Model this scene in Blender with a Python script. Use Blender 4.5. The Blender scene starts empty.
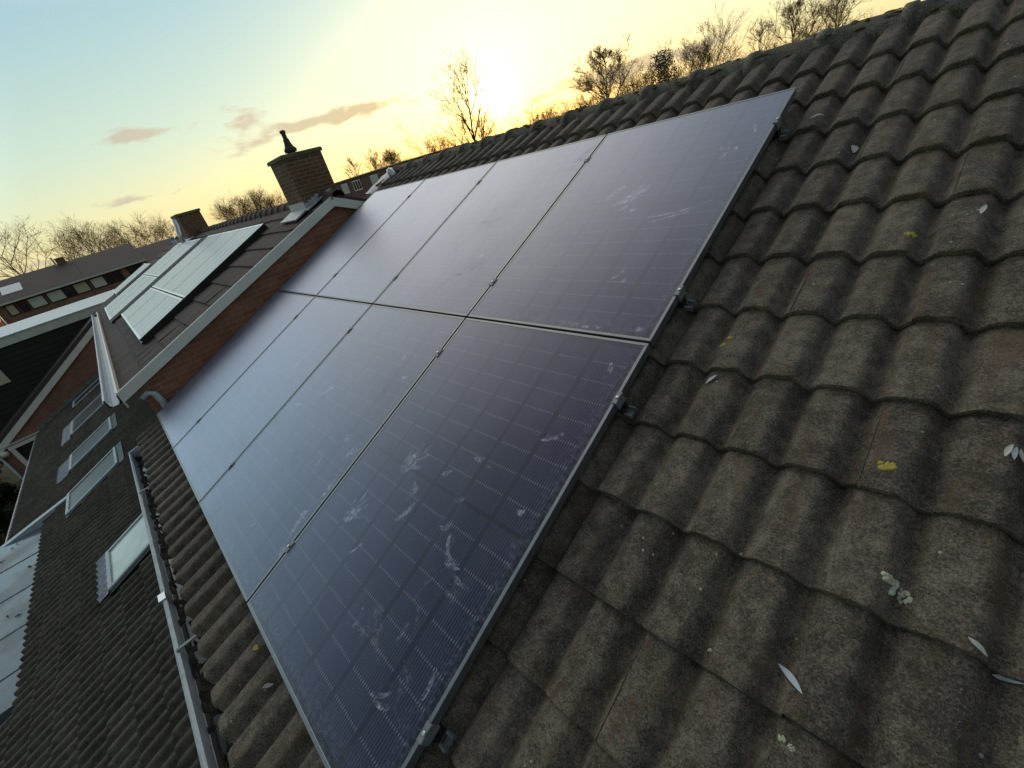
import bpy, bmesh, math, random
from mathutils import Vector, Matrix, Quaternion
R = math.radians
sc = bpy.context.scene
col = sc.collection

# ------------------------------------------------------------------ camera
cam_d = bpy.data.cameras.new('camera'); cam = bpy.data.objects.new('camera', cam_d); col.objects.link(cam)
cam_d.sensor_width = 36; cam_d.lens = 15.086; cam_d.clip_start = 0.02; cam_d.clip_end = 3000
cm = Matrix(((0.69222, -0.19464, 0.69495), (0.67699, 0.50875, -0.53184), (-0.25003, 0.83862, 0.48393))).to_4x4()
cm.translation = (5.4177, 0.2776, 1.4525)
cam.matrix_world = cm
sc.camera = cam

# ------------------------------------------------------------------ sky, sun, exposure
SUN = Vector((-0.7101, 0.7000, 0.0762)).normalized()
SUN_EL = math.asin(SUN.z); SUN_AZ = math.atan2(SUN.x, SUN.y)
world = bpy.data.worlds.new('World'); sc.world = world; world.use_nodes = True
nt = world.node_tree; nt.nodes.clear()
def N(t, typ, **kw):
    n = t.nodes.new(typ)
    for k, v in kw.items():
        if k.startswith('i_'):
            n.inputs[int(k[2:]) if k[2:].isdigit() else k[2:].replace('_', ' ')].default_value = v
        else: setattr(n, k, v)
    return n
def M_(t, op, a, b=None, c=None):
    n = t.nodes.new('ShaderNodeMath'); n.operation = op
    for i, x in enumerate((a, b, c)):
        if x is None: continue
        if isinstance(x, (int, float)): n.inputs[i].default_value = x
        else: t.links.new(x, n.inputs[i])
    return n.outputs[0]
def MIX(t, fac, a, b, mode='MIX'):
    n = t.nodes.new('ShaderNodeMix'); n.data_type = 'RGBA'; n.blend_type = mode; n.clamp_factor = True
    for s, x in ((0, fac), (6, a), (7, b)):
        if isinstance(x, (int, float)): n.inputs[s].default_value = x
        elif isinstance(x, tuple): n.inputs[s].default_value = x if len(x) == 4 else (*x, 1)
        else: t.links.new(x, n.inputs[s])
    return n.outputs[2]
def RAMP(t, x, stops, interp='LINEAR'):
    n = t.nodes.new('ShaderNodeValToRGB'); n.color_ramp.interpolation = interp
    el = n.color_ramp.elements
    while len(el) < len(stops): el.new(0.5)
    for e, (p, c) in zip(el, stops):
        e.position = p; e.color = c if len(c) == 4 else (*c, 1)
    t.links.new(x, n.inputs[0]); return n.outputs[0]
def SM(t, x, lo, hi, a=0.0, b=1.0):
    n = t.nodes.new('ShaderNodeMapRange'); n.interpolation_type = 'SMOOTHSTEP'
    t.links.new(x, n.inputs[0])
    for i, v in enumerate((lo, hi, a, b)): n.inputs[i + 1].default_value = v
    return n.outputs[0]

sky = N(nt, 'ShaderNodeTexSky'); sky.sky_type = 'NISHITA'; sky.sun_disc = False
sky.sun_elevation = SUN_EL; sky.sun_rotation = SUN_AZ
sky.air_density = 1.0; sky.dust_density = 1.2; sky.ozone_density = 1.5
geo = N(nt, 'ShaderNodeNewGeometry')
dirn = N(nt, 'ShaderNodeVectorMath', operation='SCALE'); dirn.inputs['Scale'].default_value = -1
nt.links.new(geo.outputs['Incoming'], dirn.inputs[0])
DIR = dirn.outputs[0]
dot = N(nt, 'ShaderNodeVectorMath', operation='DOT_PRODUCT'); dot.inputs[1].default_value = SUN
nt.links.new(DIR, dot.inputs[0])
ANG = M_(nt, 'ARCCOSINE', M_(nt, 'MINIMUM', dot.outputs['Value'], 0.9999999))
sep = N(nt, 'ShaderNodeSeparateXYZ'); nt.links.new(DIR, sep.inputs[0])
ELV = sep.outputs['Z']
# base gradient of the evening sky: pale yellow low down, teal blue above
grad = RAMP(nt, M_(nt, 'MAXIMUM', ELV, 0.0), [(0.0, (0.74, 0.66, 0.36)), (0.06, (0.65, 0.66, 0.41)), (0.14, (0.50, 0.62, 0.50)), (0.30, (0.31, 0.50, 0.54)), (0.55, (0.36, 0.45, 0.52)), (1.0, (0.32, 0.38, 0.44))])
SKY_S = 0.05          # strength of the sky texture
nis = N(nt, 'ShaderNodeVectorMath', operation='SCALE'); nis.inputs['Scale'].default_value = SKY_S
nt.links.new(sky.outputs[0], nis.inputs[0])
def glow(amp, sig):
    return M_(nt, 'MULTIPLY', M_(nt, 'POWER', 2.718, M_(nt, 'MULTIPLY', ANG, -1.0 / sig)), amp)
def tint(v, c):
    n = N(nt, 'ShaderNodeVectorMath', operation='SCALE'); n.inputs[0].default_value = c
    nt.links.new(v, n.inputs['Scale']); return n.outputs[0]
def ADD(a, b):
    n = N(nt, 'ShaderNodeVectorMath', operation='ADD'); nt.links.new(a, n.inputs[0]); nt.links.new(b, n.inputs[1]); return n.outputs[0]
base = ADD(nis.outputs[0], tint(M_(nt, 'MULTIPLY', 1.0, 1.0), (0, 0, 0)))
gs = N(nt, 'ShaderNodeVectorMath', operation='SCALE')
nt.links.new(SM(nt, dot.outputs['Value'], -0.60, 0.60, 0.27, 0.98), gs.inputs['Scale'])   # the sky away from the sun is far dimmer
nt.links.new(grad, gs.inputs[0])
base = ADD(base, gs.outputs[0])
# thin evening clouds: streaks stretched along the horizon, thinning with height
cmap = N(nt, 'ShaderNodeVectorMath', operation='MULTIPLY'); cmap.inputs[1].default_value = (1.0, 1.0, 3.6)
nt.links.new(DIR, cmap.inputs[0])
cn = N(nt, 'ShaderNodeTexNoise'); cn.inputs['Scale'].default_value = 15.0; cn.inputs['Detail'].default_value = 7; cn.inputs['Roughness'].default_value = 0.55
nt.links.new(cmap.outputs[0], cn.inputs['Vector'])
def blob(d, sx, sz):     # soft patch of sky round a direction, longer along the horizon
    d = Vector(d).normalized(); h = Vector((d.y, -d.x, 0)).normalized(); v = h.cross(d)
    a = N(nt, 'ShaderNodeVectorMath', operation='DOT_PRODUCT'); a.inputs[1].default_value = h / sx; nt.links.new(DIR, a.inputs[0])
    b = N(nt, 'ShaderNodeVectorMath', operation='DOT_PRODUCT'); b.inputs[1].default_value = v / sz; nt.links.new(DIR, b.inputs[0])
    c = N(nt, 'ShaderNodeVectorMath', operation='DOT_PRODUCT'); c.inputs[1].default_value = d; nt.links.new(DIR, c.inputs[0])
    r = M_(nt, 'ADD', M_(nt, 'POWER', M_(nt, 'ABSOLUTE', a.outputs['Value']), 2.0), M_(nt, 'POWER', M_(nt, 'ABSOLUTE', b.outputs['Value']), 2.0))
    return M_(nt, 'MULTIPLY', M_(nt, 'POWER', 2.718, M_(nt, 'MULTIPLY', r, -1.0)), M_(nt, 'GREATER_THAN', c.outputs['Value'], 0.0))
CLOUDS = []
for d, sx, sz, amp in (((-0.890, 0.440, 0.113), 0.150, 0.0125, 1.0), ((-0.940, 0.312, 0.140), 0.045, 0.015, 0.85), ((-0.975, 0.161, 0.154), 0.035, 0.011, 0.8),
                       ((-0.993, 0.093, 0.073), 0.05, 0.010, 0.6), ((-0.496, 0.868, 0.050), 0.20, 0.016, 0.9), ((-0.62, 0.78, 0.05), 0.08, 0.008, 0.6), ((-0.985, -0.02, 0.02), 0.08, 0.012, 0.4)):
    CLOUDS.append(M_(nt, 'MULTIPLY', blob(d, sx, sz), amp))
cs = CLOUDS[0]
for c in CLOUDS[1:]: cs = M_(nt, 'MAXIMUM', cs, c)
cloud = SM(nt, M_(nt, 'ADD', cs, M_(nt, 'MULTIPLY', M_(nt, 'SUBTRACT', cn.outputs[0], 0.5), 2.1)), 0.24, 0.72)
cloud = M_(nt, 'MULTIPLY', cloud, M_(nt, 'GREATER_THAN', cs, 0.02))
# high veil in the part of the sky behind and above the camera, so reflections are not one flat tone
cn2 = N(nt, 'ShaderNodeTexNoise'); cn2.inputs['Scale'].default_value = 2.3; cn2.inputs['Detail'].default_value = 5
nt.links.new(DIR, cn2.inputs['Vector'])
veil = M_(nt, 'MULTIPLY', SM(nt, cn2.outputs[0], 0.45, 0.75), SM(nt, ELV, 0.25, 0.5))
ccol = RAMP(nt, M_(nt, 'MULTIPLY', ANG, 1.0), [(0.0, (1.0, 0.72, 0.36)), (0.22, (0.56, 0.44, 0.30)), (0.5, (0.66, 0.56, 0.42)), (1.0, (0.42, 0.40, 0.36))])
base = MIX(nt, M_(nt, 'MULTIPLY', cloud, 0.85), base, ccol)
base = MIX(nt, M_(nt, 'MULTIPLY', veil, 0.35), base, (0.50, 0.42, 0.36))
# added glow in the unseen sky above, to light the tiles sideways
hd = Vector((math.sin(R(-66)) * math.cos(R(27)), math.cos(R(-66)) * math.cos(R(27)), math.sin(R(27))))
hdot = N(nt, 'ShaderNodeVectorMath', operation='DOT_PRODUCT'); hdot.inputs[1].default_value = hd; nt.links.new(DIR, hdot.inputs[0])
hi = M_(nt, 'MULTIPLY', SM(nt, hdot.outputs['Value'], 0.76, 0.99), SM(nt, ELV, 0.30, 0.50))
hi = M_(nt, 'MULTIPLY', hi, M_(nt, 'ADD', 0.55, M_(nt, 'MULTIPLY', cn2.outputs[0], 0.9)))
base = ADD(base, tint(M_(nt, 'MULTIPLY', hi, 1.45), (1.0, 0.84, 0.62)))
# added pale blue glow in unseen sky to the left, brightening panel reflections
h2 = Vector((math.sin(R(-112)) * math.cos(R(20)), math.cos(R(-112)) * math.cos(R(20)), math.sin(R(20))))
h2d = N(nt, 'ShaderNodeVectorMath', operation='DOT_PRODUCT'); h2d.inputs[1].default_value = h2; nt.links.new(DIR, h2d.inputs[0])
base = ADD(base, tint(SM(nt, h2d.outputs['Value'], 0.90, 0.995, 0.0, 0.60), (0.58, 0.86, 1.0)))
base = ADD(base, tint(glow(0.42, 0.20), (1.0, 0.74, 0.06)))
base = ADD(base, tint(glow(1.25, 0.030), (1.0, 0.80, 0.24)))
base = ADD(base, tint(glow(14.0, 0.0100), (1.0, 0.93, 0.74)))
bg = N(nt, 'ShaderNodeBackground'); bg.inputs['Strength'].default_value = 1.0
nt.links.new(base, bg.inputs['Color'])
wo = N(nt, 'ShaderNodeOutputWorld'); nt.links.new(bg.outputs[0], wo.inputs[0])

sun_d = bpy.data.lights.new('sun', 'SUN'); sun = bpy.data.objects.new('sun', sun_d); col.objects.link(sun)
sun_d.energy = 3.0; sun_d.angle = R(0.5); sun_d.color = (1.0, 0.74, 0.46)
sun.rotation_euler = SUN.to_track_quat('Z', 'Y').to_euler()
sun.location = SUN * 60

vs = sc.view_settings
vs.view_transform = 'Standard'; vs.look = 'None'; vs.gamma = 1; vs.use_curve_mapping = False; vs.exposure = 0.08

# ------------------------------------------------------------------ helpers
class MB:
    """collects shapes; build() links them as ONE mesh object"""
    def __init__(s): s.v = []; s.f = []; s.mi = []; s.cur = 0
    def add(s, vs_, fs_):
        k = len(s.v); s.v += [tuple(v) for v in vs_]
        for f in fs_: s.f.append([i + k for i in f]); s.mi.append(s.cur)
        return s
    def box(s, x0, x1, y0, y1, z0, z1, T=None):
        vs_ = [(x, y, z) for z in (z0, z1) for y in (y0, y1) for x in (x0, x1)]
        if T: vs_ = [T(*v) for v in vs_]
        return s.add(vs_, [(0, 2, 3, 1), (4, 5, 7, 6), (0, 1, 5, 4), (2, 6, 7, 3), (0, 4, 6, 2), (1, 3, 7, 5)])
    def bbox(s, x0, x1, y0, y1, z0, z1, b, T=None):      # box with bevelled top and side edges
        X = ((x0, 1), (x0 + b, 0), (x1 - b, 0), (x1, 1))
        lv = []
        def ring(z, i):
            a0, a1, c0, c1 = x0 + i, x1 - i, y0 + i, y1 - i
            return [(a0 + b, c0, z), (a1 - b, c0, z), (a1, c0 + b, z), (a1, c1 - b, z), (a1 - b, c1, z), (a0 + b, c1, z), (a0, c1 - b, z), (a0, c0 + b, z)]
        for z, i in ((z0, 0), (z1 - b, 0), (z1, b * 0.8)): lv.append(ring(z, i))
        vs_ = sum(lv, [])
        if T: vs_ = [T(*v) for v in vs_]
        fs_ = []
        for r in range(2):
            for k in range(8):
                fs_.append((r * 8 + k, r * 8 + (k + 1) % 8, r * 8 + 8 + (k + 1) % 8, r * 8 + 8 + k))
        fs_.append(tuple(range(16, 24))); fs_.append(tuple(range(7, -1, -1)))
        return s.add(vs_, fs_)
    def prism(s, poly, axis, a0, a1):                  # polygon in the other two axes, extruded along axis
        def P(p, a): return {'x': (a, p[0], p[1]), 'y': (p[0], a, p[1]), 'z': (p[0], p[1], a)}[axis]
        n = len(poly); vs_ = [P(p, a0) for p in poly] + [P(p, a1) for p in poly]
        fs_ = [tuple(range(n - 1, -1, -1)), tuple(range(n, 2 * n))] + [(i, (i + 1) % n, n + (i + 1) % n, n + i) for i in range(n)]
        return s.add(vs_, fs_)
    def strip(s, prof, axis, a0, a1, closed=False, segs=1):  # open profile swept along axis
        def P(p, a): return {'x': (a, p[0], p[1]), 'y': (p[0], a, p[1])}[axis]
        n = len(prof); vs_ = []; fs_ = []
        for k in range(segs + 1):
            a = a0 + (a1 - a0) * k / segs; vs_ += [P(p, a) for p in prof]
        for k in range(segs):
            for i in range(n if closed else n - 1):
                j = (i + 1) % n; fs_.append((k * n + i, k * n + j, k * n + n + j, k * n + n + i))
        return s.add(vs_, fs_)
    def tube(s, pts, rads, n=8, cap=True):
        pts = [Vector(p) for p in pts]
        if isinstance(rads, (int, float)): rads = [rads] * len(pts)
        vs_ = []; fs_ = []
        for i, p in enumerate(pts):
            d = (pts[min(i + 1, len(pts) - 1)] - pts[max(i - 1, 0)]).normalized()
            a = d.orthogonal().normalized() if i == 0 else (pa - d * pa.dot(d)).normalized()
            pa = a; b = d.cross(a)
            for k in range(n):
                t = 2 * math.pi * k / n
                vs_.append(p + (a * math.cos(t) + b * math.sin(t)) * rads[i])
        for i in range(len(pts) - 1):
            for k in range(n):
                fs_.append((i * n + k, i * n + (k + 1) % n, i * n + n + (k + 1) % n, i * n + n + k))
        if cap: fs_ += [tuple(range(n - 1, -1, -1)), tuple(range(len(vs_) - n, len(vs_)))]
        return s.add(vs_, fs_)
    def lathe(s, c, prof, n=16):
        vs_ = []; fs_ = []
        for r_, z in prof:
            for k in range(n):
                t = 2 * math.pi * k / n; vs_.append((c[0] + r_ * math.cos(t), c[1] + r_ * math.sin(t), c[2] + z))
        for i in range(len(prof) - 1):
            for k in range(n): fs_.append((i * n + k, i * n + (k + 1) % n, i * n + n + (k + 1) % n, i * n + n + k))
        fs_ += [tuple(range(n - 1, -1, -1)), tuple(range(len(vs_) - n, len(vs_)))]
        return s.add(vs_, fs_)
    def build(s, name, mats, parent=None, smooth=False, M=None, world=True):
        me = bpy.data.meshes.new(name); me.from_pydata(s.v, [], s.f)
        if not isinstance(mats, (list, tuple)): mats = [mats]
        for m in mats: me.materials.append(m)
        if len(mats) > 1:
            for p, i in zip(me.polygons, s.mi): p.material_index = i
        if smooth:
            for p in me.polygons: p.use_smooth = True
        me.update()
        o = bpy.data.objects.new(name, me); col.objects.link(o)
        if M is not None: o.matrix_basis = M
        if parent is not None:
            o.parent = parent
            if world:      # the mesh is in world coordinates: cancel the parents' own placing
                p = parent; W = Matrix.Identity(4)
                chain = []
                while p is not None: chain.append(p); p = p.parent
                for q in reversed(chain): W = W @ q.matrix_parent_inverse @ q.matrix_basis
                o.matrix_parent_inverse = W.inverted()
        return o

def tag(o, label, cat, group=None, kind=None):
    if label: o['label'] = label
    if cat: o['category'] = cat
    if group: o['group'] = group
    if kind: o['kind'] = kind
    return o
def thing(name, label, cat, loc=(0, 0, 0), group=None, rot=None):
    o = bpy.data.objects.new(name, None); col.objects.link(o); o.location = loc; o.empty_display_size = 0.2
    if rot: o.rotation_euler = rot
    return tag(o, label, cat, group)

# ------------------------------------------------------------------ materials
def newmat(name):
    m = bpy.data.materials.new(name); m.use_nodes = True; t = m.node_tree; t.nodes.clear()
    out = N(t, 'ShaderNodeOutputMaterial'); p = N(t, 'ShaderNodeBsdfPrincipled'); t.links.new(p.outputs[0], out.inputs[0])
    return m, t, p, out
def coords(t, kind='Object'):
    return N(t, 'ShaderNodeTexCoord').outputs[kind]
def noise(t, vec, scale, detail=4, rough=0.55, out=0):
    n = N(t, 'ShaderNodeTexNoise'); n.inputs['Scale'].default_value = scale; n.inputs['Detail'].default_value = detail; n.inputs['Roughness'].default_value = rough
    t.links.new(vec, n.inputs['Vector']); return n.outputs[out]
def stretch(t, vec, s):
    n = N(t, 'ShaderNodeVectorMath', operation='MULTIPLY'); n.inputs[1].default_value = s; t.links.new(vec, n.inputs[0]); return n.outputs[0]
def bump(t, p, h, strength=0.3, dist=0.01):
    b = N(t, 'ShaderNodeBump'); b.inputs['Strength'].default_value = strength; b.inputs['Distance'].default_value = dist
    t.links.new(h, b.inputs['Height']); t.links.new(b.outputs[0], p.inputs['Normal'])
def simple(name, c, rough=0.6, metal=0.0, var=0.25, scale=6.0, bmp=0.15, dist=0.004, fine=60.0):
    m, t, p, o = newmat(name); v = coords(t)
    n1 = noise(t, v, scale, 5); n2 = noise(t, v, fine, 3)
    k = M_(t, 'ADD', M_(t, 'MULTIPLY', n1, 0.7), M_(t, 'MULTIPLY', n2, 0.3))
    lo = tuple(x * (1 - var) for x in c); hi = tuple(min(1, x * (1 + var)) for x in c)
    t.links.new(RAMP(t, k, [(0.3, lo), (0.7, hi)]), p.inputs['Base Color'])
    t.links.new(M_(t, 'ADD', M_(t, 'MULTIPLY', n1, 0.25), rough - 0.12), p.inputs['Roughness'])
    p.inputs['Metallic'].default_value = metal
    if bmp: bump(t, p, n2, bmp, dist)
    return m

def tile_mat(name, base, gauge, wide, grit=1.0, brown=0.5):
    """weathered concrete roof tile: each tile its own tone, sanded grit, brown algae along the rolls' flanks, light specks"""
    m, t, p, o = newmat(name); v = coords(t)
    s = N(t, 'ShaderNodeSeparateXYZ'); t.links.new(v, s.inputs[0])
    fx = M_(t, 'FLOOR', M_(t, 'DIVIDE', s.outputs[0], wide)); fy = M_(t, 'FLOOR', M_(t, 'DIVIDE', s.outputs[1], gauge))
    cx = N(t, 'ShaderNodeCombineXYZ'); t.links.new(fx, cx.inputs[0]); t.links.new(fy, cx.inputs[1])
    wn = N(t, 'ShaderNodeTexWhiteNoise'); wn.noise_dimensions = '2D'; t.links.new(cx.outputs[0], wn.inputs['Vector'])
    sh = N(t, 'ShaderNodeVectorMath', operation='MULTIPLY_ADD'); t.links.new(wn.outputs['Color'], sh.inputs[0]); sh.inputs[1].default_value = (9, 9, 9); t.links.new(v, sh.inputs[2]); vt = sh.outputs[0]
    big = noise(t, v, 2.2, 4); mid = noise(t, vt, 17, 6, 0.65); fine = noise(t, v, 190, 3, 0.7); grain = noise(t, v, 420, 2, 0.8)
    streak = noise(t, stretch(t, vt, (26, 3.0, 26)), 1.0, 5, 0.6)
    fc = SM(t, fine, 0.36, 0.64); gc = SM(t, grain, 0.38, 0.66); mc = SM(t, mid, 0.34, 0.66)
    k = M_(t, 'ADD', M_(t, 'MULTIPLY', mc, 0.34), M_(t, 'ADD', M_(t, 'MULTIPLY', fc, 0.26), M_(t, 'MULTIPLY', gc, 0.16)))
    k = M_(t, 'ADD', k, M_(t, 'MULTIPLY', big, 0.24))
    k = M_(t, 'ADD', k, M_(t, 'MULTIPLY', M_(t, 'SUBTRACT', wn.outputs['Value'], 0.5), 0.20))
    gv = N(t, 'ShaderNodeTexVoronoi'); gv.inputs['Scale'].default_value = 240; t.links.new(v, gv.inputs['Vector'])
    gb = N(t, 'ShaderNodeSeparateColor'); t.links.new(gv.outputs['Color'], gb.inputs[0])
    k = M_(t, 'ADD', k, M_(t, 'MULTIPLY', M_(t, 'SUBTRACT', gb.outputs[0], 0.5), 0.42 * grit))
    c = RAMP(t, k, [(0.18, tuple(x * 0.34 for x in base)), (0.45, tuple(x * 0.85 for x in base)), (0.66, tuple(x * 1.35 for x in base)), (0.92, tuple(x * 2.1 for x in base))])
    bm = SM(t, streak, 0.50, 0.68, 0, brown)
    c = MIX(t, bm, c, (base[0] * 1.05, base[1] * 0.72, base[2] * 0.42))
    lich = M_(t, 'MULTIPLY', SM(t, noise(t, v, 5.3, 5, 0.6), 0.62, 0.70), SM(t, fine, 0.45, 0.6))
    c = MIX(t, M_(t, 'MULTIPLY', lich, 0.5), c, (0.17, 0.17, 0.13))
    speck = SM(t, grain, 0.62, 0.72)
    c = MIX(t, M_(t, 'MULTIPLY', speck, 0.75 * grit), c, (0.36, 0.35, 0.31))
    vor = N(t, 'ShaderNodeTexVoronoi'); vor.inputs['Scale'].default_value = 19; t.links.new(v, vor.inputs['Vector'])
    sp2 = M_(t, 'MULTIPLY', M_(t, 'LESS_THAN', vor.outputs['Distance'], 0.075), M_(t, 'GREATER_THAN', noise(t, v, 3.1, 2), 0.52))
    c = MIX(t, M_(t, 'MULTIPLY', sp2, 0.8 * grit), c, (0.45, 0.46, 0.42))
    t.links.new(c, p.inputs['Base Color'])
    t.links.new(M_(t, 'ADD', 0.62, M_(t, 'MULTIPLY', mid, 0.3)), p.inputs['Roughness'])
    p.inputs['Specular IOR Level'].default_value = 0.35
    h = M_(t, 'ADD', M_(t, 'MULTIPLY', fine, 0.5), M_(t, 'ADD', M_(t, 'MULTIPLY', mid, 0.9), M_(t, 'MULTIPLY', grain, 0.35)))
    bump(t, p, h, 0.9, 0.007)
    return m

def brick_mat(name, c1, c2, mortar, axis='x', scale=1.0, bw=0.21, bh=0.0625):
    m, t, p, o = newmat(name); v = coords(t)
    s = N(t, 'ShaderNodeSeparateXYZ'); t.links.new(v, s.inputs[0])
    cx = N(t, 'ShaderNodeCombineXYZ')
    if axis == 'xy':
        t.links.new(M_(t, 'ADD', s.outputs[0], s.outputs[1]), cx.inputs[0])
    else: t.links.new(s.outputs[0 if axis == 'x' else 1], cx.inputs[0])
    t.links.new(s.outputs[2], cx.inputs[1])
    b = N(t, 'ShaderNodeTexBrick'); t.links.new(cx.outputs[0], b.inputs['Vector'])
    b.inputs['Color1'].default_value = (*c1, 1); b.inputs['Color2'].default_value = (*c2, 1); b.inputs['Mortar'].default_value = (*mortar, 1)
    b.inputs['Scale'].default_value = scale; b.inputs['Brick Width'].default_value = bw; b.inputs['Row Height'].default_value = bh
    b.inputs['Mortar Size'].default_value = 0.006; b.inputs['Mortar Smooth'].default_value = 0.3; b.inputs['Bias'].default_value = -0.1
    n1 = noise(t, v, 2.0, 5); n2 = noise(t, v, 60, 4)
    c = MIX(t, SM(t, n1, 0.35, 0.75, 0.0, 0.55), b.outputs[0], tuple(x * 0.6 for x in c1))
    c = MIX(t, SM(t, n2, 0.6, 0.8, 0.0, 0.4), c, tuple(min(1, x * 1.5) for x in c2))
    t.links.new(c, p.inputs['Base Color']); p.inputs['Roughness'].default_value = 0.9
    bump(t, p, M_(t, 'SUBTRACT', M_(t, 'MULTIPLY', n2, 0.3), b.outputs['Fac']), 0.5, 0.006)
    return m

TILE = tile_mat('weathered_concrete_tile', (0.122, 0.100, 0.075), 0.2945, 0.327)
TILE_LOW = tile_mat('mossy_concrete_tile', (0.084, 0.074, 0.057), 0.2945, 0.304, 0.7, 0.6)
TILE_BROWN = tile_mat('brown_concrete_tile', (0.084, 0.060, 0.054), 0.318, 0.298, 0.2, 0.5)
TILE_FAR = simple('dark_far_tile', (0.070, 0.050, 0.047), 0.75, var=0.3, scale=1.5, fine=9)
RIDGE = tile_mat('lichen_ridge_tile', (0.110, 0.098, 0.076), 0.5, 0.385, 1.4, 0.3)
BRICK_W = brick_mat('brown_gable_brick', (0.33, 0.128, 0.076), (0.44, 0.185, 0.11), (0.38, 0.26, 0.19), 'y', 1.0, 0.17, 0.055)
BRICK_C = brick_mat('chimney_brick', (0.13, 0.070, 0.038), (0.19, 0.100, 0.052), (0.27, 0.20, 0.13), 'xy', 1.0, 0.145, 0.043)
BRICK_F = brick_mat('front_brick', (0.17, 0.09, 0.06), (0.24, 0.12, 0.08), (0.22, 0.18, 0.15), 'x')
BRICK_H = brick_mat('wing_brick', (0.27, 0.125, 0.085), (0.35, 0.165, 0.11), (0.26, 0.19, 0.15), 'y')
WHITE = simple('white_painted_board', (0.80, 0.77, 0.70), 0.55, var=0.12, scale=4, fine=35)
WHITE_OLD = simple('weathered_white_board', (0.60, 0.60, 0.55), 0.6, var=0.2, scale=5, fine=30)
ZINC = simple('weathered_zinc', (0.46, 0.52, 0.56), 0.5, 0.2, var=0.25, scale=14, fine=80)
ZINC_IN = simple('dull_zinc', (0.22, 0.23, 0.235), 0.55, 0.4, var=0.4, scale=20, fine=70)
LEAD = simple('lead_flashing', (0.42, 0.44, 0.47), 0.5, 0.35, var=0.3, scale=15, fine=60)
ALU = simple('aluminium', (0.62, 0.62, 0.63), 0.36, 0.9, var=0.1, scale=30, bmp=0.05, fine=150)
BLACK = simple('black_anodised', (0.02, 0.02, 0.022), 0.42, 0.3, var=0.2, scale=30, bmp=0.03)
STEEL = simple('dark_clamp', (0.16, 0.16, 0.17), 0.4, 0.8, var=0.2, scale=60)
DARK = simple('dark_interior', (0.012, 0.012, 0.013), 0.7, var=0.3)
SOIL = simple('gutter_muck', (0.022, 0.018, 0.013), 0.85, var=0.6, scale=30, bmp=0.8, dist=0.02, fine=120)
CONCRETE = simple('mossy_capstone', (0.13, 0.125, 0.07), 0.9, var=0.5, scale=12, bmp=0.5, dist=0.01)
CLAY = simple('clay_pot', (0.06, 0.045, 0.035), 0.8, var=0.3, scale=12)
BARK = simple('grey_brown_bark', (0.13, 0.092, 0.06), 0.9, var=0.35, scale=5, bmp=0.3, dist=0.02, fine=30)
BARK_B = simple('birch_bark', (0.20, 0.17, 0.14), 0.85, var=0.6, scale=5, bmp=0.2, fine=20)
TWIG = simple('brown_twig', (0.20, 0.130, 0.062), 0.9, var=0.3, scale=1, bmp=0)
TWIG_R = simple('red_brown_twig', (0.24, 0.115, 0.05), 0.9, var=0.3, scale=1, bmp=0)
NEEDLE = simple('dark_pine_needles', (0.035, 0.045, 0.022), 0.8, var=0.4, scale=2, bmp=0)
HEDGE = simple('garden_shrub_leaves', (0.030, 0.045, 0.014), 0.7, var=0.6, scale=3, bmp=0)
GRASSM = simple('ground_grass', (0.04, 0.05, 0.02), 0.95, var=0.5, scale=0.3, bmp=0.4, dist=0.05, fine=4)
ORANGE = simple('orange_canvas', (0.75, 0.27, 0.05), 0.7, var=0.12, scale=3)
CREAM = simple('cream_panel', (0.55, 0.47, 0.33), 0.7, var=0.12, scale=2, fine=12)
BLIND = simple('white_blind', (0.62, 0.62, 0.55), 0.7, var=0.1, scale=2, fine=12)
CHEEK = simple('dark_green_boarding', (0.020, 0.022, 0.014), 0.75, var=0.35, scale=3, fine=25)
GLOBE = simple('frosted_globe', (0.65, 0.68, 0.45), 0.3, var=0.05)
LEAFB = simple('pale_blue_dry_leaf', (0.42, 0.47, 0.52), 0.6, var=0.2, scale=60, fine=300)
LEAFC = simple('pale_cream_dry_leaf', (0.55, 0.52, 0.46), 0.6, var=0.2, scale=60, fine=300)
LICH_Y = simple('yellow_lichen', (0.42, 0.33, 0.06), 0.9, var=0.4, scale=60, bmp=0.6, dist=0.006, fine=200)
LICH_W = simple('pale_lichen', (0.50, 0.50, 0.36), 0.9, var=0.35, scale=50, bmp=0.6, dist=0.006, fine=200)
MOSS = simple('ridge_moss', (0.09, 0.085, 0.018), 0.95, var=0.6, scale=40, bmp=0.8, dist=0.01, fine=150)

def glass_mat(name, c, rough=0.06, ior=1.5, var=0.3):
    m, t, p, o = newmat(name); v = coords(t)
    n = noise(t, v, 2.5, 5)
    t.links.new(RAMP(t, n, [(0.3, tuple(x * (1 - var) for x in c)), (0.7, tuple(x * (1 + var) for x in c))]), p.inputs['Base Color'])
    t.links.new(M_(t, 'ADD', rough, M_(t, 'MULTIPLY', n, 0.08)), p.inputs['Roughness']); p.inputs['IOR'].default_value = ior
    return m
GLASS = glass_mat('window_glass', (0.02, 0.024, 0.028))
GLASS_SKY = glass_mat('skylight_glass', (0.10, 0.12, 0.14), 0.10)
GLASS_BLIND = glass_mat('skylight_pale_blind', (0.52, 0.60, 0.58), 0.15)
GLASS_PURPLE = glass_mat('skylight_screen', (0.05, 0.054, 0.064), 0.38)

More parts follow.
